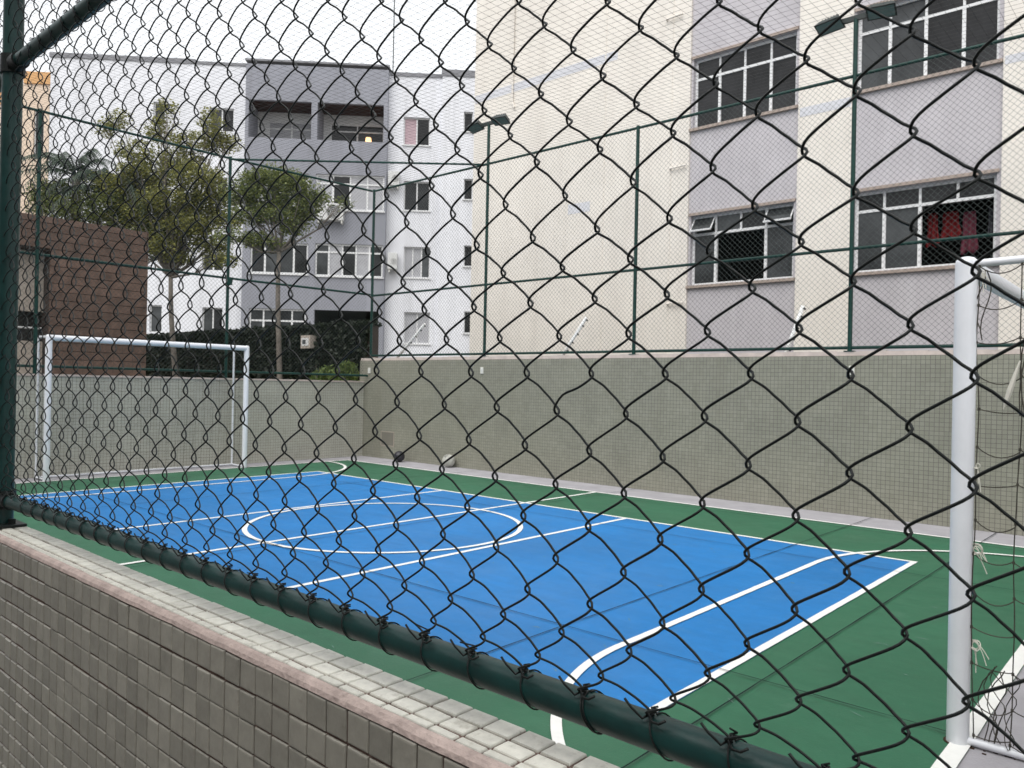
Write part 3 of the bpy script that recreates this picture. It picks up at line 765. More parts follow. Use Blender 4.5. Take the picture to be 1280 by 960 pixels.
# ------------------------------------------------------------------ slanted electric-fence rods
for (x0, z0), (x1, z1), lab in (((-.906, 2.144), (-.313, 2.626), 'white slanted fence rod with black insulators before the white building'),
                           ((3.087, 2.042), (3.507, 2.584), 'white slanted fence rod with black insulators before the blank cream wall'),
                           ((6.757, 1.992), (6.967, 2.591), 'white slanted fence rod with black insulators between the two apartment window bays')):
    root = empty('insulator_rod', (x0, 2.55, z0)); tag(root, lab, 'fence rod', 'slanted rods behind the tiled wall')
    d = Vector((x1 - x0, 0, z1 - z0)); e = -d.normalized() * .5
    g = MB(); g.tube([(e.x, 0, e.z), tuple(d)], .026, 10); g.build('rod', MT['rodwhite'], root, smooth=True)
    for t in (.08, .32, .56, .80, .97):
        p = d * t; g = MB(); g.tube([(p.x + .014, -.008, p.z - .012), (p.x + .042, -.008, p.z - .034)], [.009, .014], 8); g.build('insulator', MT['black'], root)

# ------------------------------------------------------------------ buildings
def facade(name, root, x0, x1, z0, z1, y, openings, m, depth=.16):
    """flat wall at local y with rectangular openings and reveals"""
    xs = sorted({x0, x1, *[o[0] for o in openings], *[o[1] for o in openings]}); zs = sorted({z0, z1, *[o[2] for o in openings], *[o[3] for o in openings]})
    xs = [v for v in xs if x0 <= v <= x1]; zs = [v for v in zs if z0 <= v <= z1]
    g = MB()
    for a, b in zip(xs[:-1], xs[1:]):
        for c, d in zip(zs[:-1], zs[1:]):
            mx, mz = (a + b) / 2, (c + d) / 2
            if any(o[0] < mx < o[1] and o[2] < mz < o[3] for o in openings): continue
            g.quad((a, y, c), (b, y, c), (b, y, d), (a, y, d))
    for (a, b, c, d) in [o[:4] for o in openings]:
        g.quad((a, y, c), (a, y, d), (a, y + depth, d), (a, y + depth, c)); g.quad((b, y, d), (b, y, c), (b, y + depth, c), (b, y + depth, d))
        g.quad((a, y, d), (b, y, d), (b, y + depth, d), (a, y + depth, d)); g.quad((b, y, c), (a, y, c), (a, y + depth, c), (b, y + depth, c))
    return g.build(name, m, root)

def window(root, x0, x1, z0, z1, y, cols, transom, panes, fw_=.045, topopen=(), sill=None, room=True, tp=None):
    """aluminium window in an opening; y = plane of the frame. panes: list of material keys or None (open)"""
    g = MB(); f = fw_
    g.box(x0, x1, y, y + .06, z0, z0 + f); g.box(x0, x1, y, y + .06, z1 - f, z1)
    g.box(x0, x0 + f, y, y + .06, z0 + f, z1 - f); g.box(x1 - f, x1, y, y + .06, z0 + f, z1 - f)
    zt = z1 - transom if transom else z1 - f
    if transom: g.box(x0 + f, x1 - f, y + .002, y + .058, zt - f * .5, zt + f * .5)
    n = cols if isinstance(cols, int) else len(cols) - 1
    xs = [x0 + (x1 - x0) * i / n for i in range(n + 1)] if isinstance(cols, int) else [x0 + (x1 - x0) * c for c in cols]
    for i, xv in enumerate(xs[1:-1]):
        if panes[i] is not None or panes[i + 1] is not None:
            g.box(xv - f * .55, xv + f * .55, y + .004, y + .056, z0 + f, (zt - f * .5) if transom else zt)
        if transom: g.box(xv - f * .4, xv + f * .4, y + .006, y + .054, zt + f * .5, z1 - f)
    wd = g.build('window', MT['alu'], root)
    for i in range(n):
        a, b = xs[i], xs[i + 1]
        if panes[i]:
            q = MB(); dy = .02 + .012 * (i % 2); q.box(a + .012, b - .012, y + dy, y + dy + .006, z0 + f * .8, (zt - f * .3) if transom else z1 - f * .8); q.build('pane', MT[panes[i]], wd)
        if transom:
            q = MB()
            k = tp[i] if tp else (panes[i] or 'glass_dark')
            za, zb = zt + f * .4, z1 - f * .8
            if i in topopen:     # awning light tilted outwards
                q.add([(a + .03, y - .16, za + .04), (b - .03, y - .16, za + .04), (b - .03, y + .02, zb), (a + .03, y + .02, zb),
                       (a + .03, y - .152, za + .03), (b - .03, y - .152, za + .03), (b - .03, y + .028, zb - .01), (a + .03, y + .028, zb - .01)],
                      [(0, 1, 2, 3), (7, 6, 5, 4), (0, 4, 5, 1), (1, 5, 6, 2), (2, 6, 7, 3), (3, 7, 4, 0)])
                ow = q.build('pane', MT['glass_mid'], wd)
                q = MB(); q.box(a + .02, b - .02, y - .175, y - .14, za + .02, za + .05); q.tube([(a + .03, y - .15, za + .04), (a + .03, y + .02, zb)], .012, 6); q.tube([(b - .03, y - .15, za + .04), (b - .03, y + .02, zb)], .012, 6)
                q.build('sash', MT['alu'], wd)
            else:
                q.box(a + .012, b - .012, y + .024, y + .03, za, zb); q.build('pane', MT[k], wd)
    if sill:
        q = MB(); q.box(x0 - .05, x1 + .05, sill[0], y, z0 - .05, z0 - .001); q.build('sill', MT[sill[1]], wd)
    if room:
        q = MB(); d = 1.6
        q.quad((x0, y + .07, z0), (x0, y + d, z0), (x0, y + d, z1), (x0, y + .07, z1)); q.quad((x1, y + .07, z0), (x1, y + .07, z1), (x1, y + d, z1), (x1, y + d, z0))
        q.quad((x0, y + d, z0), (x1, y + d, z0), (x1, y + d, z1), (x0, y + d, z1)); q.quad((x0, y + .07, z1), (x1, y + .07, z1), (x1, y + d, z1), (x0, y + d, z1)); q.quad((x0, y + .07, z0), (x1, y + .07, z0), (x1, y + d, z0), (x0, y + d, z0))
        q.build('room', MT['room'], wd)
    return wd

# cream and lilac apartment block
YB = 5.2
ab = empty('apartment_block', (4, YB, 0)); tag(ab, 'cream apartment block with lilac bays and aluminium windows beyond the long tiled wall', 'building')
ox = -ab.location.x
XA, XB, ZH = -1.72 + ox, 16 + ox, 15.5
bays = [(3.80 + ox, 5.80 + ox), (6.66 + ox, 8.70 + ox), (9.7 + ox, 11.7 + ox)]
st = 2.86
ops = []
for k in range(-1, 4):
    for bi, (a, b) in enumerate(bays):
        zb = 3.36 + k * st; ops.append((a + .04, b - .06, zb, zb + 1.27, k, bi))
# blank cream wall, bays set back a little
pieces = [(XA, bays[0][0]), (bays[0][1], bays[1][0]), (bays[1][1], bays[2][0]), (bays[2][1], XB)]
for a, b in pieces:
    g = MB(); g.box(a, b, 0, .30, -.03, ZH); g.build('cream_pier', MT['cream'], ab)
for bi, (a, b) in enumerate(bays):
    facade('lilac_panel', ab, a, b, -.03, ZH, .045, [o[:4] for o in ops if o[5] == bi], MT['lilac'], .2)
g = MB(); g.box(XA, XB, .31, 9, -.03, ZH + .3); 
core = MB()
# body behind the facade (left side wall, back, roof)
core.quad((XA, .30, -.03), (XA, 9, -.03), (XA, 9, ZH), (XA, .30, ZH)); core.quad((XA, 9, -.03), (XB, 9, -.03), (XB, 9, ZH), (XA, 9, ZH)); core.quad((XA, 0, ZH), (XB, 0, ZH), (XB, 9, ZH), (XA, 9, ZH)); core.quad((XB, 0, -.03), (XB, 9, -.03), (XB, 9, ZH), (XB, 0, ZH))
core.build('side_and_back_walls', MT['cream'], ab)
for (a, b, z0, z1, k, bi) in ops:
    gd, gm = 'glass_dark', 'glass_mid'
    cfg = dict(cols=4, transom=.34, panes=[gd, gd, gd, gd], topopen=())
    if (k, bi) == (0, 0): cfg = dict(cols=[0, .24, .49, .73, 1], transom=.34, panes=[gm, None, None, gm], topopen=(0, 3), tp=[gm, gm, gd, gd])
    if (k, bi) == (0, 1): cfg = dict(cols=[0, .22, .48, .74, 1], transom=.30, panes=[gm, gm, None, None], topopen=(), tp=[gd, gd, gd, gd])
    if (k, bi) == (1, 1): cfg = dict(cols=[0, .24, .50, .76, 1], transom=.34, panes=[gm, gm, gd, gd], topopen=())
    if (k, bi) == (1, 0): cfg = dict(cols=4, transom=.36, panes=[gd, gd, gd, gd], topopen=())
    if k < 0 or k > 1: cfg['panes'] = [gd, gm, gd, gm]
    window(ab, a, b, z0, z1, .13, sill=(-.012, 'granite'), **cfg)
    g = MB(); g.box(a - .03, b + .03, .018, .10, z1 + .001, z1 + .05); g.build('lintel', MT['granite'], ab)
# pink curtain strip in the upper right window, shallow pilaster ridges and pipes on the blank wall
g = MB(); g.box(6.86 + ox, 7.02 + ox, .19, .20, 3.36 + st + .1, 3.36 + st + .85); g.build('curtain', MT['curtain_pink'], ab)
for x in (1.92, 3.42):
    g = MB(); g.box(x + ox - .012, x + ox + .012, -.012, 0, 0, ZH); g.build('render_joint', MT['cream'], ab)
g = MB()
for x in (-.531,): g.tube([(x + ox, -.03, ZH), (x + ox, -.03, 7.7)], .022, 8); g.tube([(x + ox, -.03, 7.7), (x + ox + .06, -.03, 7.55)], .022, 8)
g.build('drain_pipe', MT['cream'], ab)
for x, z in ((3.55, 5.55), (3.55, 3.05), (3.42, 8.35)):
    g = MB(); g.tube([(x + ox - .12, -.05, z), (x + ox + .22, -.05, z + .01)], .016, 8); g.tube([(x + ox - .12, -.05, z), (x + ox - .12, .0, z)], .016, 8); g.build('overflow_pipe', MT['cream'], ab)
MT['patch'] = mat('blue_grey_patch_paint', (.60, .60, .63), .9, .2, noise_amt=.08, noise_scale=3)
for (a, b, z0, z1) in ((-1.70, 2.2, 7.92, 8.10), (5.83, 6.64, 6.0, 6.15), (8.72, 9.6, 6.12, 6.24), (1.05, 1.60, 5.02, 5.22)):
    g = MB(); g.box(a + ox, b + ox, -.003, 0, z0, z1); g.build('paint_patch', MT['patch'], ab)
# clothes drying inside the open lower right window
MT['red'] = mat('red_cloth', (.15, .012, .014), .9, .2, noise_amt=.2, noise_scale=9); MT['pinkc'] = mat('pink_cloth', (.12, .030, .045), .9, .2, noise_amt=.2); MT['greyc'] = mat('grey_cloth', (.12, .12, .14), .9, .2)
def cloth(x, z, w, h_, m, lab, y=.42):
    g = MB(); nx, nz = 14, 12; v = []
    for s in (0, .012):
        for j in range(nz + 1):
            for i in range(nx + 1):
                u, t = i / nx, j / nz
                ww = w * (.62 + .38 * t + .06 * math.sin(t * 9)) ; v.append(((u - .5) * ww, s + .035 * math.sin(u * 17 + t * 2) * (.3 + t) , -h_ * t - .03 * math.sin(u * 11) * t))
    f = []; N_ = (nx + 1) * (nz + 1)
    for j in range(nz):
        for i in range(nx):
            a = j * (nx + 1) + i; f += [(a, a + 1, a + nx + 2, a + nx + 1), (N_ + a, N_ + a + nx + 1, N_ + a + nx + 2, N_ + a + 1)]
    for j in range(nz):
        a = j * (nx + 1); f.append((a, a + nx + 1, N_ + a + nx + 1, N_ + a)); b = a + nx; f.append((b, N_ + b, N_ + b + nx + 1, b + nx + 1))
    for i in range(nx):
        f.append((i, N_ + i, N_ + i + 1, i + 1)); a = nz * (nx + 1) + i; f.append((a, a + 1, N_ + a + 1, N_ + a))
    g.add(v, f); o = g.build('garment', MT[m], smooth=True); o.location = (x, YB + y, z); tag(o, lab, 'garment', 'clothes drying in the open window')
cloth(7.74, 4.24, .20, .50, 'red', 'small red garment hung next to the aluminium mullion of the open window')
cloth(7.98, 4.24, .30, .40, 'red', 'wider red garment hung in the open window beside the pink one', .45)
cloth(8.24, 4.20, .24, .62, 'pinkc', 'long pink garment drying in the middle of the open window', .40)
cloth(8.62, 3.98, .13, .30, 'pinkc', 'small pink cloth drying at the cream jamb of the open window', .44)
cloth(8.50, 4.24, .10, .42, 'greyc', 'narrow grey cloth drying in the open window between pink ones', .5)

# white apartment building, turned to the court
RZ = R(45.557)
wb = empty('apartment_building', (-11.401, 17.614, 0), RZ); tag(wb, 'white and grey apartment building with balconies behind the trees', 'building')
zt = 14.72
L_ops = [(-15.28, -14.80, 12.14, 13.06), (-12.99, -11.98, 11.93, 12.92), (-13.16, -12.29, 6.05, 6.80), (-13.11, -12.27, 3.2, 4.51), (-15.26, -14.76, 3.4, 4.55), (-13.1, -12.2, 9.0, 10.0)]
facade('white_wall', wb, -19.45, -11.42, -.03, zt, 0, L_ops, MT['white_wall'])
G_Y = -.35
b_ops = [(-11.28, -8.70, 11.65, 13.22), (-8.45, -5.69, 11.65, 13.22)]
w_ops = [(-11.1, -8.75, 8.75, 10.2), (-8.46, -5.60, 8.72, 10.22), (-11.1, -8.72, 5.97, 7.27), (-8.43, -5.60, 5.93, 7.30), (-11.1, -8.75, 3.1, 4.50)]
c_op = (-8.41, -5.75, .0, 4.50)
facade('grey_wall', wb, -11.42, -5.52, -.03, zt, G_Y, b_ops + w_ops + [c_op], MT['grey_wall'], .16)
g = MB(); g.quad((-11.42, G_Y, -.03), (-11.42, G_Y, zt), (-11.42, 0, zt), (-11.42, 0, -.03)); g.quad((-5.52, G_Y, zt), (-5.52, G_Y, -.03), (-5.52, 0, -.03), (-5.52, 0, zt)); g.build('grey_return', MT['grey_wall'], wb)
R1 = [(-4.87, -3.75, 11.70, 12.89), (-4.81, -3.69, 8.89, 10.15), (-4.75, -3.63, 6.01, 7.34), (-4.69, -3.58, 3.19, 4.54)]
facade('white_wall', wb, -5.52, -3.25, -.03, 14.62, 0, R1, MT['white_wall'])
R2 = [(-2.31, -1.92, 12.3, 13.14), (-2.25, -1.87, 9.4, 10.28), (-2.19, -1.81, 6.54, 7.43), (-2.13, -1.75, 3.68, 4.61)]
facade('white_wall', wb, -3.25, 3.5, -.03, 14.62, -.25, R2, MT['white_wall'])
g = MB(); g.quad((-3.25, -.25, -.03), (-3.25, -.25, 14.62), (-3.25, 0, 14.62), (-3.25, 0, -.03)); g.build('white_return', MT['white_wall'], wb)
g = MB()
g.box(-19.5, -13.6, -.04, .25, zt + .001, zt + .2); g.box(-13.6, -11.42, -.04, .25, zt + .001, zt + .12)
g.box(-11.46, -5.48, G_Y - .04, .25, zt + .122, zt + .2); g.box(-5.48, -3.25, -.04, .25, 14.622, 14.78); g.box(-3.29, 3.5, -.29, .25, 14.622, 14.90)
g.box(-8.3, -3.9, 1.2, 4, zt + .0, zt + .55)
g.build('parapet', MT['roof_grey'], wb)
g = MB(); g.quad((-19.45, .2, zt), (3.5, .2, zt), (3.5, 10, zt), (-19.45, 10, zt)); g.quad((-19.45, 0, -.03), (-19.45, 0, zt), (-19.45, 10, zt), (-19.45, 10, -.03)); g.build('roof_and_gable', MT['roof_grey'], wb)
for (a, b, c, d) in L_ops: window(wb, a, b, c, d, .10, 2 if b - a > .7 else 1, 0, ['glass_mid', 'glass_dark'], .05, room=False)
window_cfg = [(2, ['curtain_pink', 'glass_dark']), (2, ['glass_dark', 'glass_dark']), (3, ['curtain', 'curtain', 'glass_mid']), (2, ['curtain', 'curtain'])]
for (a, b, c, d), (n, pn) in zip(R1, window_cfg): window(wb, a, b, c, d, .10, n, 0, pn, .05, room=False, sill=(-.05, 'alu'))
for (a, b, c, d) in R2: window(wb, a, b, c, d, -.13, 1, 0, ['glass_dark'], .04, room=False, sill=(-.31, 'alu'))
pl = [['curtain', 'glass_dark', 'curtain', 'glass_dark'], ['curtain', 'glass_dark', 'curtain', 'curtain'], ['glass_dark', 'glass_mid', 'glass_mid', 'glass_dark'], ['glass_mid', 'curtain', 'glass_dark', 'curtain', 'glass_dark'], ['glass_mid', 'glass_mid', 'glass_mid', 'glass_mid']]
trn = [.3, .38, 0, .35, .5]
for (a, b, c, d), pn, tr in zip(w_ops, pl, trn): window(wb, a, b, c, d, G_Y + .07, len(pn), tr, pn, .07, room=False, sill=(G_Y - .06, 'alu'))
# balconies of the top floor: recessed room with a red wood ceiling
for i, (a, b, c, d) in enumerate(b_ops):
    y0, y1 = G_Y + .16, G_Y + 1.5
    g = MB()
    g.quad((a, y0, c - .9), (a, y1, c - .9), (a, y1, d + .05), (a, y0, d + .05)); g.quad((b, y0, c - .9), (b, y0, d + .05), (b, y1, d + .05), (b, y1, c - .9))
    g.quad((a, y0, c - .9), (b, y0, c - .9), (b, y1, c - .9), (a, y1, c - .9))
    bl = g.build('balcony', MT['beige'] if False else MT['grey_wall'], wb)
    facade('back_wall', bl, a, b, c - .9, d + .05, y1, [(a + (.45 if i == 0 else .30), b - .12, c - .05, d - .38)], MT['white_wall'] if False else MT['alu'], .1)
    g = MB()
    for k in range(6): g.box(a + .01, b - .01, y0 + k * .225, y0 + k * .225 + .205, d + .004, d + .05)
    g.build('wood_ceiling', MT['wood'], bl)
    window(wb, a + (.45 if i == 0 else .30), b - .12, c - .05, d - .38, y1 + .03, 2, .32, ['curtain', 'curtain'] if i == 0 else ['glass_dark', 'glass_dark'], .06, room=False)
# carport
g = MB(); a, b, c, d = c_op; y0, y1 = G_Y + .16, G_Y + 4
g.quad((a, y0, c), (a, y1, c), (a, y1, d), (a, y0, d)); g.quad((b, y0, c), (b, y0, d), (b, y1, d), (b, y1, c)); g.quad((a, y1, c), (b, y1, c), (b, y1, d), (a, y1, d)); g.quad((a, y0, d), (b, y0, d), (b, y1, d), (a, y1, d))
g.build('carport', MT['room'], wb)
# lit table lamp standing in the balcony window
def loc_wb(x, y, z):
    c, s = math.cos(RZ), math.sin(RZ); return (wb.location.x + x * c - y * s, wb.location.y + x * s + y * c, z)
lmp = empty('table_lamp', loc_wb(-6.48, G_Y + 1.42, 11.60), RZ); tag(lmp, 'small glowing lamp on the sill of the balcony window', 'lamp')
me_ = bpy.data.materials.new('lamp_glow'); me_.use_nodes = True; b_ = me_.node_tree.nodes['Principled BSDF']; b_.inputs['Base Color'].default_value = (.9, .6, .35, 1); b_.inputs['Emission Color'].default_value = (1, .55, .25, 1); b_.inputs['Emission Strength'].default_value = 1.3
g = MB(); g.tube([(0, 0, .36), (0, 0, .66)], [.16, .11], 12); g.build('lamp_shade', me_, lmp); g = MB(); g.tube([(0, 0, 0), (0, 0, .03), (0, 0, .36)], [.08, .02, .02], 10); g.build('lamp_foot', MT['wood'], lmp)
# air conditioners
def ac(x0, x1, z0, z1, y, lab):
    w, h_ = x1 - x0, z1 - z0; root = empty('air_conditioner', loc_wb((x0 + x1) / 2, y, z0), RZ); tag(root, lab, 'air conditioner', 'air conditioners on the white and grey building')
    g = MB(); g.box(-w / 2, w / 2, -.35, .0, 0, h_); g.build('casing', MT['ac'], root, bevel=.02)
    r = min(w * .32, h_ * .42); cx = w * .14
    g = MB(); g.tube([(cx, -.352, h_ / 2), (cx, -.36, h_ / 2)], r, 20); fan = g.build('fan_grille', MT['black'], root)
    g = MB()
    for k in range(4): g.tube([(cx + r * (k + 1) / 4.4 * math.cos(t * math.pi / 10), -.366, h_ / 2 + r * (k + 1) / 4.4 * math.sin(t * math.pi / 10)) for t in range(21)], .012, 4, cap=False)
    g.build('grille_ring', MT['ac'], fan)
    g = MB(); g.box(-w / 2 + .05, -w / 2 + .09, -.33, .05, -.12, -.002); g.box(w / 2 - .09, w / 2 - .05, -.33, .05, -.12, -.002); g.build('bracket', MT['plate'], root)
ac(-8.33, -7.24, 8.22, 8.92, G_Y - .03, 'white air conditioner under the grey building window beside the tree')
ac(-5.45, -4.98, 9.85, 10.45, -.06, 'small white air conditioner at the building edge, upper of two')
ac(-5.40, -5.0, 6.3, 7.0, -.06, 'small white air conditioner at the building edge, lower of two')
# roof antenna mast
am = MB(); am.tube([(0, 0, 0), (0, 0, 5)], .025, 6); o = am.build('antenna_mast', MT['lampbody']); o.location = loc_wb(-5.6, 2.5, zt + .55); tag(o, 'thin antenna mast on the flat roof of the white building', 'antenna')

# peach building at the left edge
pb = empty('peach_building', (-34.5, 4.8, 0), RZ); tag(pb, 'peach building with orange roof band beside the white building', 'building')
facade('wall', pb, -7, 2.0, -.03, 16.3, 0, [(-.4, .45, 12.0, 13.6), (-.4, .45, 8.6, 10.0), (1.25, 1.75, 12.6, 15.0)], MT['peach'])
g = MB(); g.box(-7.05, -.1, -.08, .3, 15.2, 16.31); g.box(.75, 2.05, -.08, .3, 16.301, 16.9); g.build('roof_band', MT['orange'], pb)
g = MB(); g.quad((2, 0, -.03), (2, 8, -.03), (2, 8, 16.3), (2, 0, 16.3)); g.quad((-7, 0, 16.3), (2, 0, 16.3), (2, 8, 16.3), (-7, 8, 16.3)); g.build('gable', MT['peach'], pb)
for q in ((-.4, .45, 12.0, 13.6), (-.4, .45, 8.6, 10.0), (1.25, 1.75, 12.6, 15.0)): window(pb, *q, .1, 1, 0, ['glass_dark'], .06, room=False)

# brown clad annex
bb = empty('brown_annex', (-6, -2, 0)); tag(bb, 'flat-roofed annex clad in brown wood-look boards behind the goal', 'building')
g = MB(); g.box(-1.6, 0, -.15, 1.735, -.03, 4.585); g.box(-1.6, -.02, -7, -.15, 3.92, 4.585); core_ = g.build('wall', MT['dark_brown'], bb)
bh = .165; z = 0.0; row = 0
bmesh_cache = {}
def board(y0, y1, z0, z1):
    g = MB(); t = .022; c = .004
    g.add([(.001, y0, z0), (.001, y1, z0), (.001, y1, z1), (.001, y0, z1), (t, y0 + c, z0 + c), (t, y1 - c, z0 + c), (t, y1 - c, z1 - c), (t, y0 + c, z1 - c)], [(0, 1, 5, 4), (1, 2, 6, 5), (2, 3, 7, 6), (3, 0, 4, 7), (4, 5, 6, 7)])
    g.build('board', MT['brown'], bb)
while z < 4.5:
    y = -.15 if z < 3.85 else -4.2; y += 0; end = 1.735; off = 4.0 if z < 3.85 else 5.9
    while y < end - .01:
        y2 = min(end, y + off); board(y + .003, y2 - .003, z + .003, min(z + bh, 4.585) - .003); y = y2; off = 6
    z += bh
facade('beige_wall', bb, 0, 1, 0, 1, 0, [], MT['beige']).hide_render = False
bpy.data.objects.remove(bpy.data.objects[[o.name for o in bb.children if o.name.startswith('beige_wall')][0]])
g = MB(); g.box(-1.5, -.30, -7, -.152, 2.74, 3.92); g.box(-1.5, -.30, -7, -.152, -.03, 2.16); g.build('beige_wall', MT['beige'], bb)
g = MB(); g.box(-1.5, -.5, -7, -.152, 2.161, 2.739); g.build('dark_opening', MT['room'], bb)
g = MB(); g.tube([(-.36, -7, 2.42), (-.36, -.16, 2.42)], .02, 8); g.build('handrail', MT['alu'], bb)
db = empty('stair_tower', (-9.5, -2.9, 0)); tag(db, 'plain dark brown stair tower rising behind the clad annex', 'building')
g = MB(); g.box(-1.2, .6, -5.5, .35, -.03, 5.9); g.build('wall', MT['dark_brown'], db); g = MB(); g.box(-1.25, .65, -5.5, .42, 5.901, 6.6); g.build('parapet', MT['dark_brown'], db)

# unseen block added behind the photographer to shade the parapet front
hb = empty('unseen_shade_block', (8, -10.4, 0)); tag(hb, 'unseen block with a gallery slab, added to shade the court parapet', 'building')
g = MB(); g.box(-14, 8, -.3, 0, -.03, 6.5); g.build('wall', MT['lilac'], hb); g = MB(); g.box(-14, 8, 0.001, 1.0, 3.1, 3.3); g.build('gallery_slab', MT['cream'], hb)

# ------------------------------------------------------------------ planting
def leaves(g, pts, size, flat=.5, ar=2.0, seed=0):
    rg = np.random.default_rng(seed); n = len(pts)
    d = rg.normal(size=(n, 3)); d[:, 2] *= flat; d /= np.linalg.norm(d, axis=1)[:, None]
    u = rg.normal(size=(n, 3)); u -= d * (u * d).sum(1)[:, None]; u /= np.linalg.norm(u, axis=1)[:, None]
    s = size * rg.uniform(.6, 1.35, n)
    a = pts - d * (s * .5)[:, None]; c = pts + d * (s * .5)[:, None]; w = u * (s / ar * .5)[:, None]
    mid = pts + np.cross(d, u) * (s * .06)[:, None]
    V = np.stack([a, mid + w, c, mid - w], 1).reshape(-1, 3)
    b = len(g.v); g.v += [tuple(q) for q in V]; g.f += [(b + 4*i, b + 4*i + 1, b + 4*i + 2, b + 4*i + 3) for i in range(n)]
def clump_pts(c, r, n, rg):
    p = rg.normal(size=(n, 3)); p /= np.linalg.norm(p, axis=1)[:, None]; p *= rg.uniform(.25, 1, n)[:, None] ** .5
    return np.array(c) + p * np.array(r)
def tree(label, base, height, clumps, m, leaf=.085, per=900, trunk_r=.07, lean=(0, 0), seed=1, split=.45):
    rg = np.random.default_rng(seed)
    root = empty('tree', base); tag(root, label, 'tree', 'trees in the yard beyond the lower wall')
    g = MB(); B = np.array((0, 0, 0.0)); zs = height * split
    top = np.array((lean[0], lean[1], zs))
    path = [B + (top - B) * t + np.array((.05 * math.sin(t * 5), .04 * math.cos(t * 4) - .04, 0)) for t in np.linspace(0, 1, 9)]
    g.tube(path, np.linspace(trunk_r, trunk_r * .62, 9), 9)
    for (c, r, dens) in clumps:
        c = np.array(c); st_ = path[-1] if c[2] > zs else path[6]
        m1_ = st_ + (c - st_) * .5 + np.array((0, 0, -.12)) + rg.normal(size=3) * .06
        g.tube([st_, st_ * .6 + m1_ * .4, m1_, c], [trunk_r * .5, trunk_r * .36, trunk_r * .25, trunk_r * .1], 6)
        for k in range(3):
            e = c + rg.normal(size=3) * np.array(r) * .6; g.tube([m1_, (m1_ + e) / 2 + rg.normal(size=3) * .05, e], [trunk_r * .2, trunk_r * .13, trunk_r * .05], 4)
    g.build('trunk', MT['trunk'], root, smooth=True)
    lv = MB()
    for i, (c, r, dens) in enumerate(clumps):
        n = int(per * dens)
        # each clump is many small twig tufts
        tufts = clump_pts(c, r, max(8, n // 28), rg)
        P_ = np.concatenate([clump_pts(t, (.20, .20, .12) if k % 3 else (.30, .30, .2), 28, rg) for k, t in enumerate(tufts)])
        leaves(lv, P_, leaf, .45, 2.0, seed * 50 + i)
    lv.build('crown', MT[m], root)
    return root
def wpt(px, py, depth):     # a world point (metres) on the sight line; used once to note where things stand
    v = fw + rr * ((px - 640) / 969.26) - uu * ((py - 480) / 969.26); return CAM + v * depth
def clumps_from(base, lst):
    out = []
    for (px, py, dp_, rx, rz, dens) in lst:
        q = wpt(px, py, dp_) - Vector(base); out.append(((q.x, q.y, q.z), (rx, rx, rz), dens))
    return out
b1 = (-8.87, 1.80, 0)
tree('tall olive-green tree with loose layered crown behind the brown annex', b1, 6.6, clumps_from(b1, [
    (208, 140, 20, .22, .34, .24), (200, 165, 20.3, .34, .28, .4), (170, 190, 20, .55, .26, .5), (135, 160, 20.2, .22, .2, .25), (152, 150, 20.4, .25, .2, .2), (235, 178, 19.8, .45, .2, .4), (262, 155, 20, .26, .36, .3), (268, 178, 20.3, .35, .26, .6), (285, 178, 20.3, .2, .2, .2),
    (190, 215, 20.2, .75, .34, 1.3), (245, 220, 19.6, .7, .34, 1.3), (150, 235, 20.4, .6, .34, 1.0), (215, 250, 19.8, .8, .32, 1.4), (268, 250, 20.2, .55, .28, .9), (180, 270, 20.4, .7, .30, 1.1), (240, 282, 19.8, .65, .26, 1.1), (205, 305, 20, .55, .24, .9), (160, 255, 20.6, .7, .3, .9), (228, 200, 20.2, .6, .3, .8), (200, 285, 20.4, .8, .3, 1.0), (250, 265, 20.3, .6, .3, .8), (175, 225, 20.6, .5, .3, .6), (140, 275, 20.8, .5, .25, .6), (262, 305, 20, .5, .2, .7), (285, 275, 20, .4, .2, .5), (222, 322, 20, .35, .14, .4), (275, 325, 19.8, .4, .14, .4)]),
    'leaf_olive', .074, 2300, .085, (-.15, -.1), 3, .62)
b2 = (-5.13, 2.42, 0)
tree('slender green tree with flat-topped crown in front of the grey balconies', b2, 6.2, clumps_from(b2, [
    (345, 222, 18, .5, .2, .8), (318, 228, 18.1, .42, .2, .7), (368, 232, 17.9, .42, .2, .7), (302, 242, 18, .4, .2, .6), (335, 250, 18.2, .6, .22, 1.1), (375, 255, 18, .42, .2, .7), (395, 246, 18, .25, .16, .3), (355, 272, 18, .55, .2, .9), (312, 268, 18, .42, .18, .6), (382, 268, 18, .25, .12, .25), (428, 252, 18.0, .22, .05, .10), (300, 296, 17.9, .55, .12, .6), (335, 304, 18, .42, .10, .4), (372, 286, 18, .3, .14, .3)]),
    'leaf_green', .068, 2300, .075, (.02, 0), 5, .72)
b3 = (-10.9, .25, 0)
tree('low bushy green tree filling the gap behind the clad annex and the palm', b3, 5.0, clumps_from(b3, [
    (95, 262, 20.6, .7, .4, 1.2), (140, 262, 20.6, .8, .4, 1.3), (62, 258, 20.8, .5, .4, .9), (178, 268, 20.6, .8, .45, 1.2), (165, 240, 20.9, .6, .3, .8), (118, 240, 21, .45, .25, .6), (75, 236, 21, .35, .25, .5), (205, 292, 20.5, .6, .4, .9), (225, 268, 20.8, .7, .4, .9), (195, 318, 20.4, .35, .15, .4), (52, 240, 21, .3, .4, .5)]),
    'leaf_green', .08, 1900, .09, (0, 0), 9, .6)
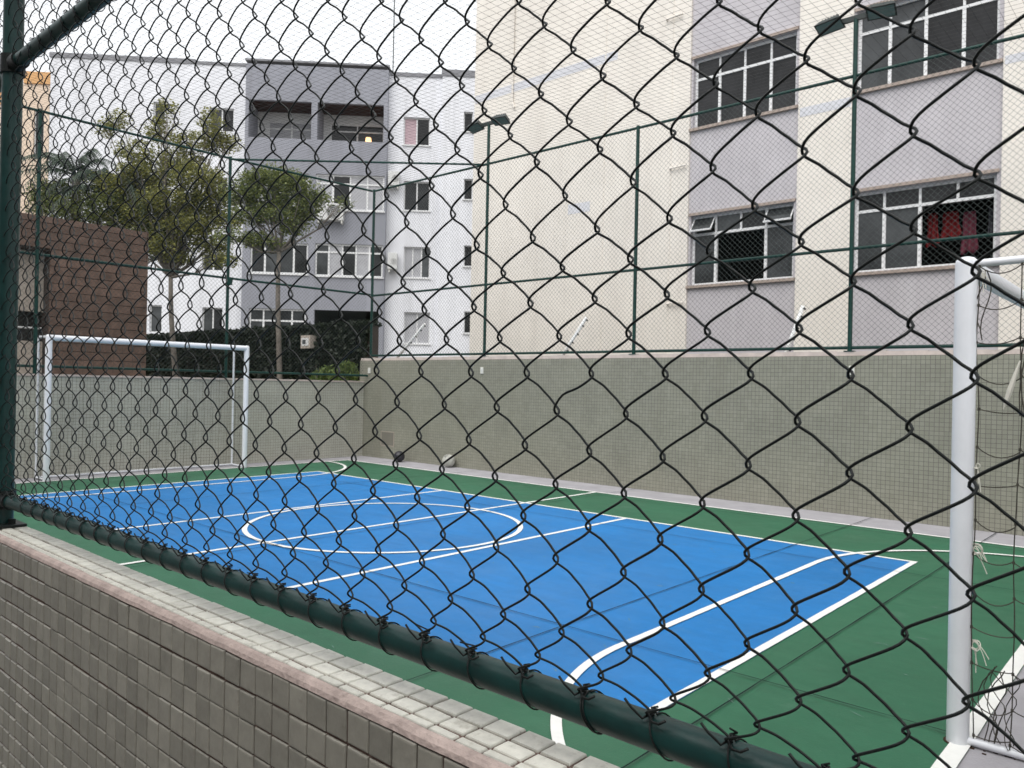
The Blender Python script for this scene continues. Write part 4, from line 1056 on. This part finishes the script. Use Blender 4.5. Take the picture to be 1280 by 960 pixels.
# palm with drooping feathery fronds
def palm(label, base, height, seed):
    rg = np.random.default_rng(seed); root = empty('palm', base); tag(root, label, 'palm', 'palms beyond the clad annex')
    g = MB(); g.tube([(0, 0, height * t) for t in np.linspace(0, 1, 10)], np.linspace(.16, .11, 10), 10); g.build('trunk', MT['trunk'], root, smooth=True)
    for k in range(24):
        az = k * 2.4 + rg.uniform(-.3, .3); ln = rg.uniform(1.7, 2.5); el = rg.uniform(.3, 1.25)
        fr_ = MB(); pts = []
        for i in range(14):
            t = i / 13; rad_ = ln * (t - .12 * t * t) * math.cos(el) + .25 * t; zz = height + ln * math.sin(el) * t - 1.25 * ln * t * t * .62
            pts.append(np.array((rad_ * math.cos(az), rad_ * math.sin(az), zz)))
        fr_.tube(pts, np.linspace(.018, .004, 14), 4)
        sd_ = np.array((-math.sin(az), math.cos(az), 0))
        for i in range(2, 14):
            for s in (-1, 1):
                for q in (0, .5):
                    p = pts[i] + (pts[i - 1] - pts[i]) * q; l2 = .38 * (1 - .5 * i / 13) * rg.uniform(.8, 1.1)
                    tip = p + sd_ * s * l2 * .75 + np.array((0, 0, -l2 * .6)) + (pts[i] - pts[i - 1]) * .8
                    wv = (pts[i] - pts[i - 1]); wv = wv / np.linalg.norm(wv) * .02
                    fr_.add([p - wv, p + wv, tip], [(0, 1, 2)])
        fr_.build('frond', MT['leaf_palm'], root)
palm('feathery dark palm rising behind the brown annex beside the stair tower', (-12.0, .35, 0), 6.9, 4)
palm('feathery dark palm behind the annex, next to the olive-green tree', (-11.3, 1.0, 0), 6.5, 8)

# ivy-clad boundary wall
iw = empty('ivy_wall', (-8, 3, 0)); tag(iw, 'dark ivy-covered boundary wall behind the two tree trunks', 'hedge')
g = MB(); g.box(-6, 5.42, 0, .25, -.03, 2.72); g.build('wall', MT['dark_brown'], iw)
lv = MB(); rg = np.random.default_rng(12); n = 26000
P_ = np.stack([rg.uniform(-6, 5.46, n), -.02 - np.abs(rg.normal(0, .05, n)), rg.uniform(0, 2.80, n)], 1)
P_[:, 1] -= .07 * (np.sin(P_[:, 0] * 3.1) * np.sin(P_[:, 2] * 3.7)) ** 2
leaves(lv, P_, .11, .8, 1.5, 21)
n = 4000; P2 = np.stack([rg.uniform(-6, 5.46, n), rg.uniform(-.1, .3, n), 2.72 + rg.uniform(0, .13, n) * (.5 + .5 * np.sin(np.arange(n)))], 1); leaves(lv, P2, .11, .8, 1.5, 22)
tag(lv.build('ivy', MT['leaf_ivy'], iw), kind='stuff')
# meter box on the ivy wall
mbx = empty('meter_box', (-4.62, 2.80, 2.24)); tag(mbx, 'grey framed meter box set into the ivy-covered wall', 'meter box')
g = MB(); g.box(-.19, .19, -.05, .2, 0, .30); g.build('casing', MT['beige'], mbx, bevel=.006); g = MB(); g.box(-.14, .14, -.06, -.051, .06, .24); g.build('door', MT['ac'], mbx); g = MB(); g.box(-.10, .03, -.066, -.061, .10, .20); g.build('window', MT['glass_mid'], mbx)
# timber letter box on the white wall, seen over the ivy
# lime shrubs at the corner
for i, (x, y, hh, lab) in enumerate(((-2.55, 2.35, 1.95, 'lime-green shrub growing behind the lower wall, tight against the fence corner'), (-3.35, 2.45, 1.85, 'lime-green shrub before the ivy wall, next to the corner shrub'))):
    root = empty('shrub', (x, y, 0)); tag(root, lab, 'shrub', 'shrubs at the wall corner'); rg = np.random.default_rng(30 + i)
    g = MB()
    for k in range(7): a = rg.uniform(0, 6.28); g.tube([(0, 0, 0), (.1 * math.cos(a), .1 * math.sin(a), hh * .5), (.25 * math.cos(a), .22 * math.sin(a), hh * rg.uniform(.85, 1))], [.012, .009, .004], 4)
    g.build('stem', MT['trunk'], root); lv = MB(); P_ = np.concatenate([clump_pts((0, 0, hh * .72), (.42, .35, .5), 700, rg), clump_pts((.1, 0, hh * .9), (.25, .2, .18), 200, rg)]); leaves(lv, P_, .11, 1.2, 2.6, 40 + i); lv.build('foliage', MT['leaf_lime'], root)
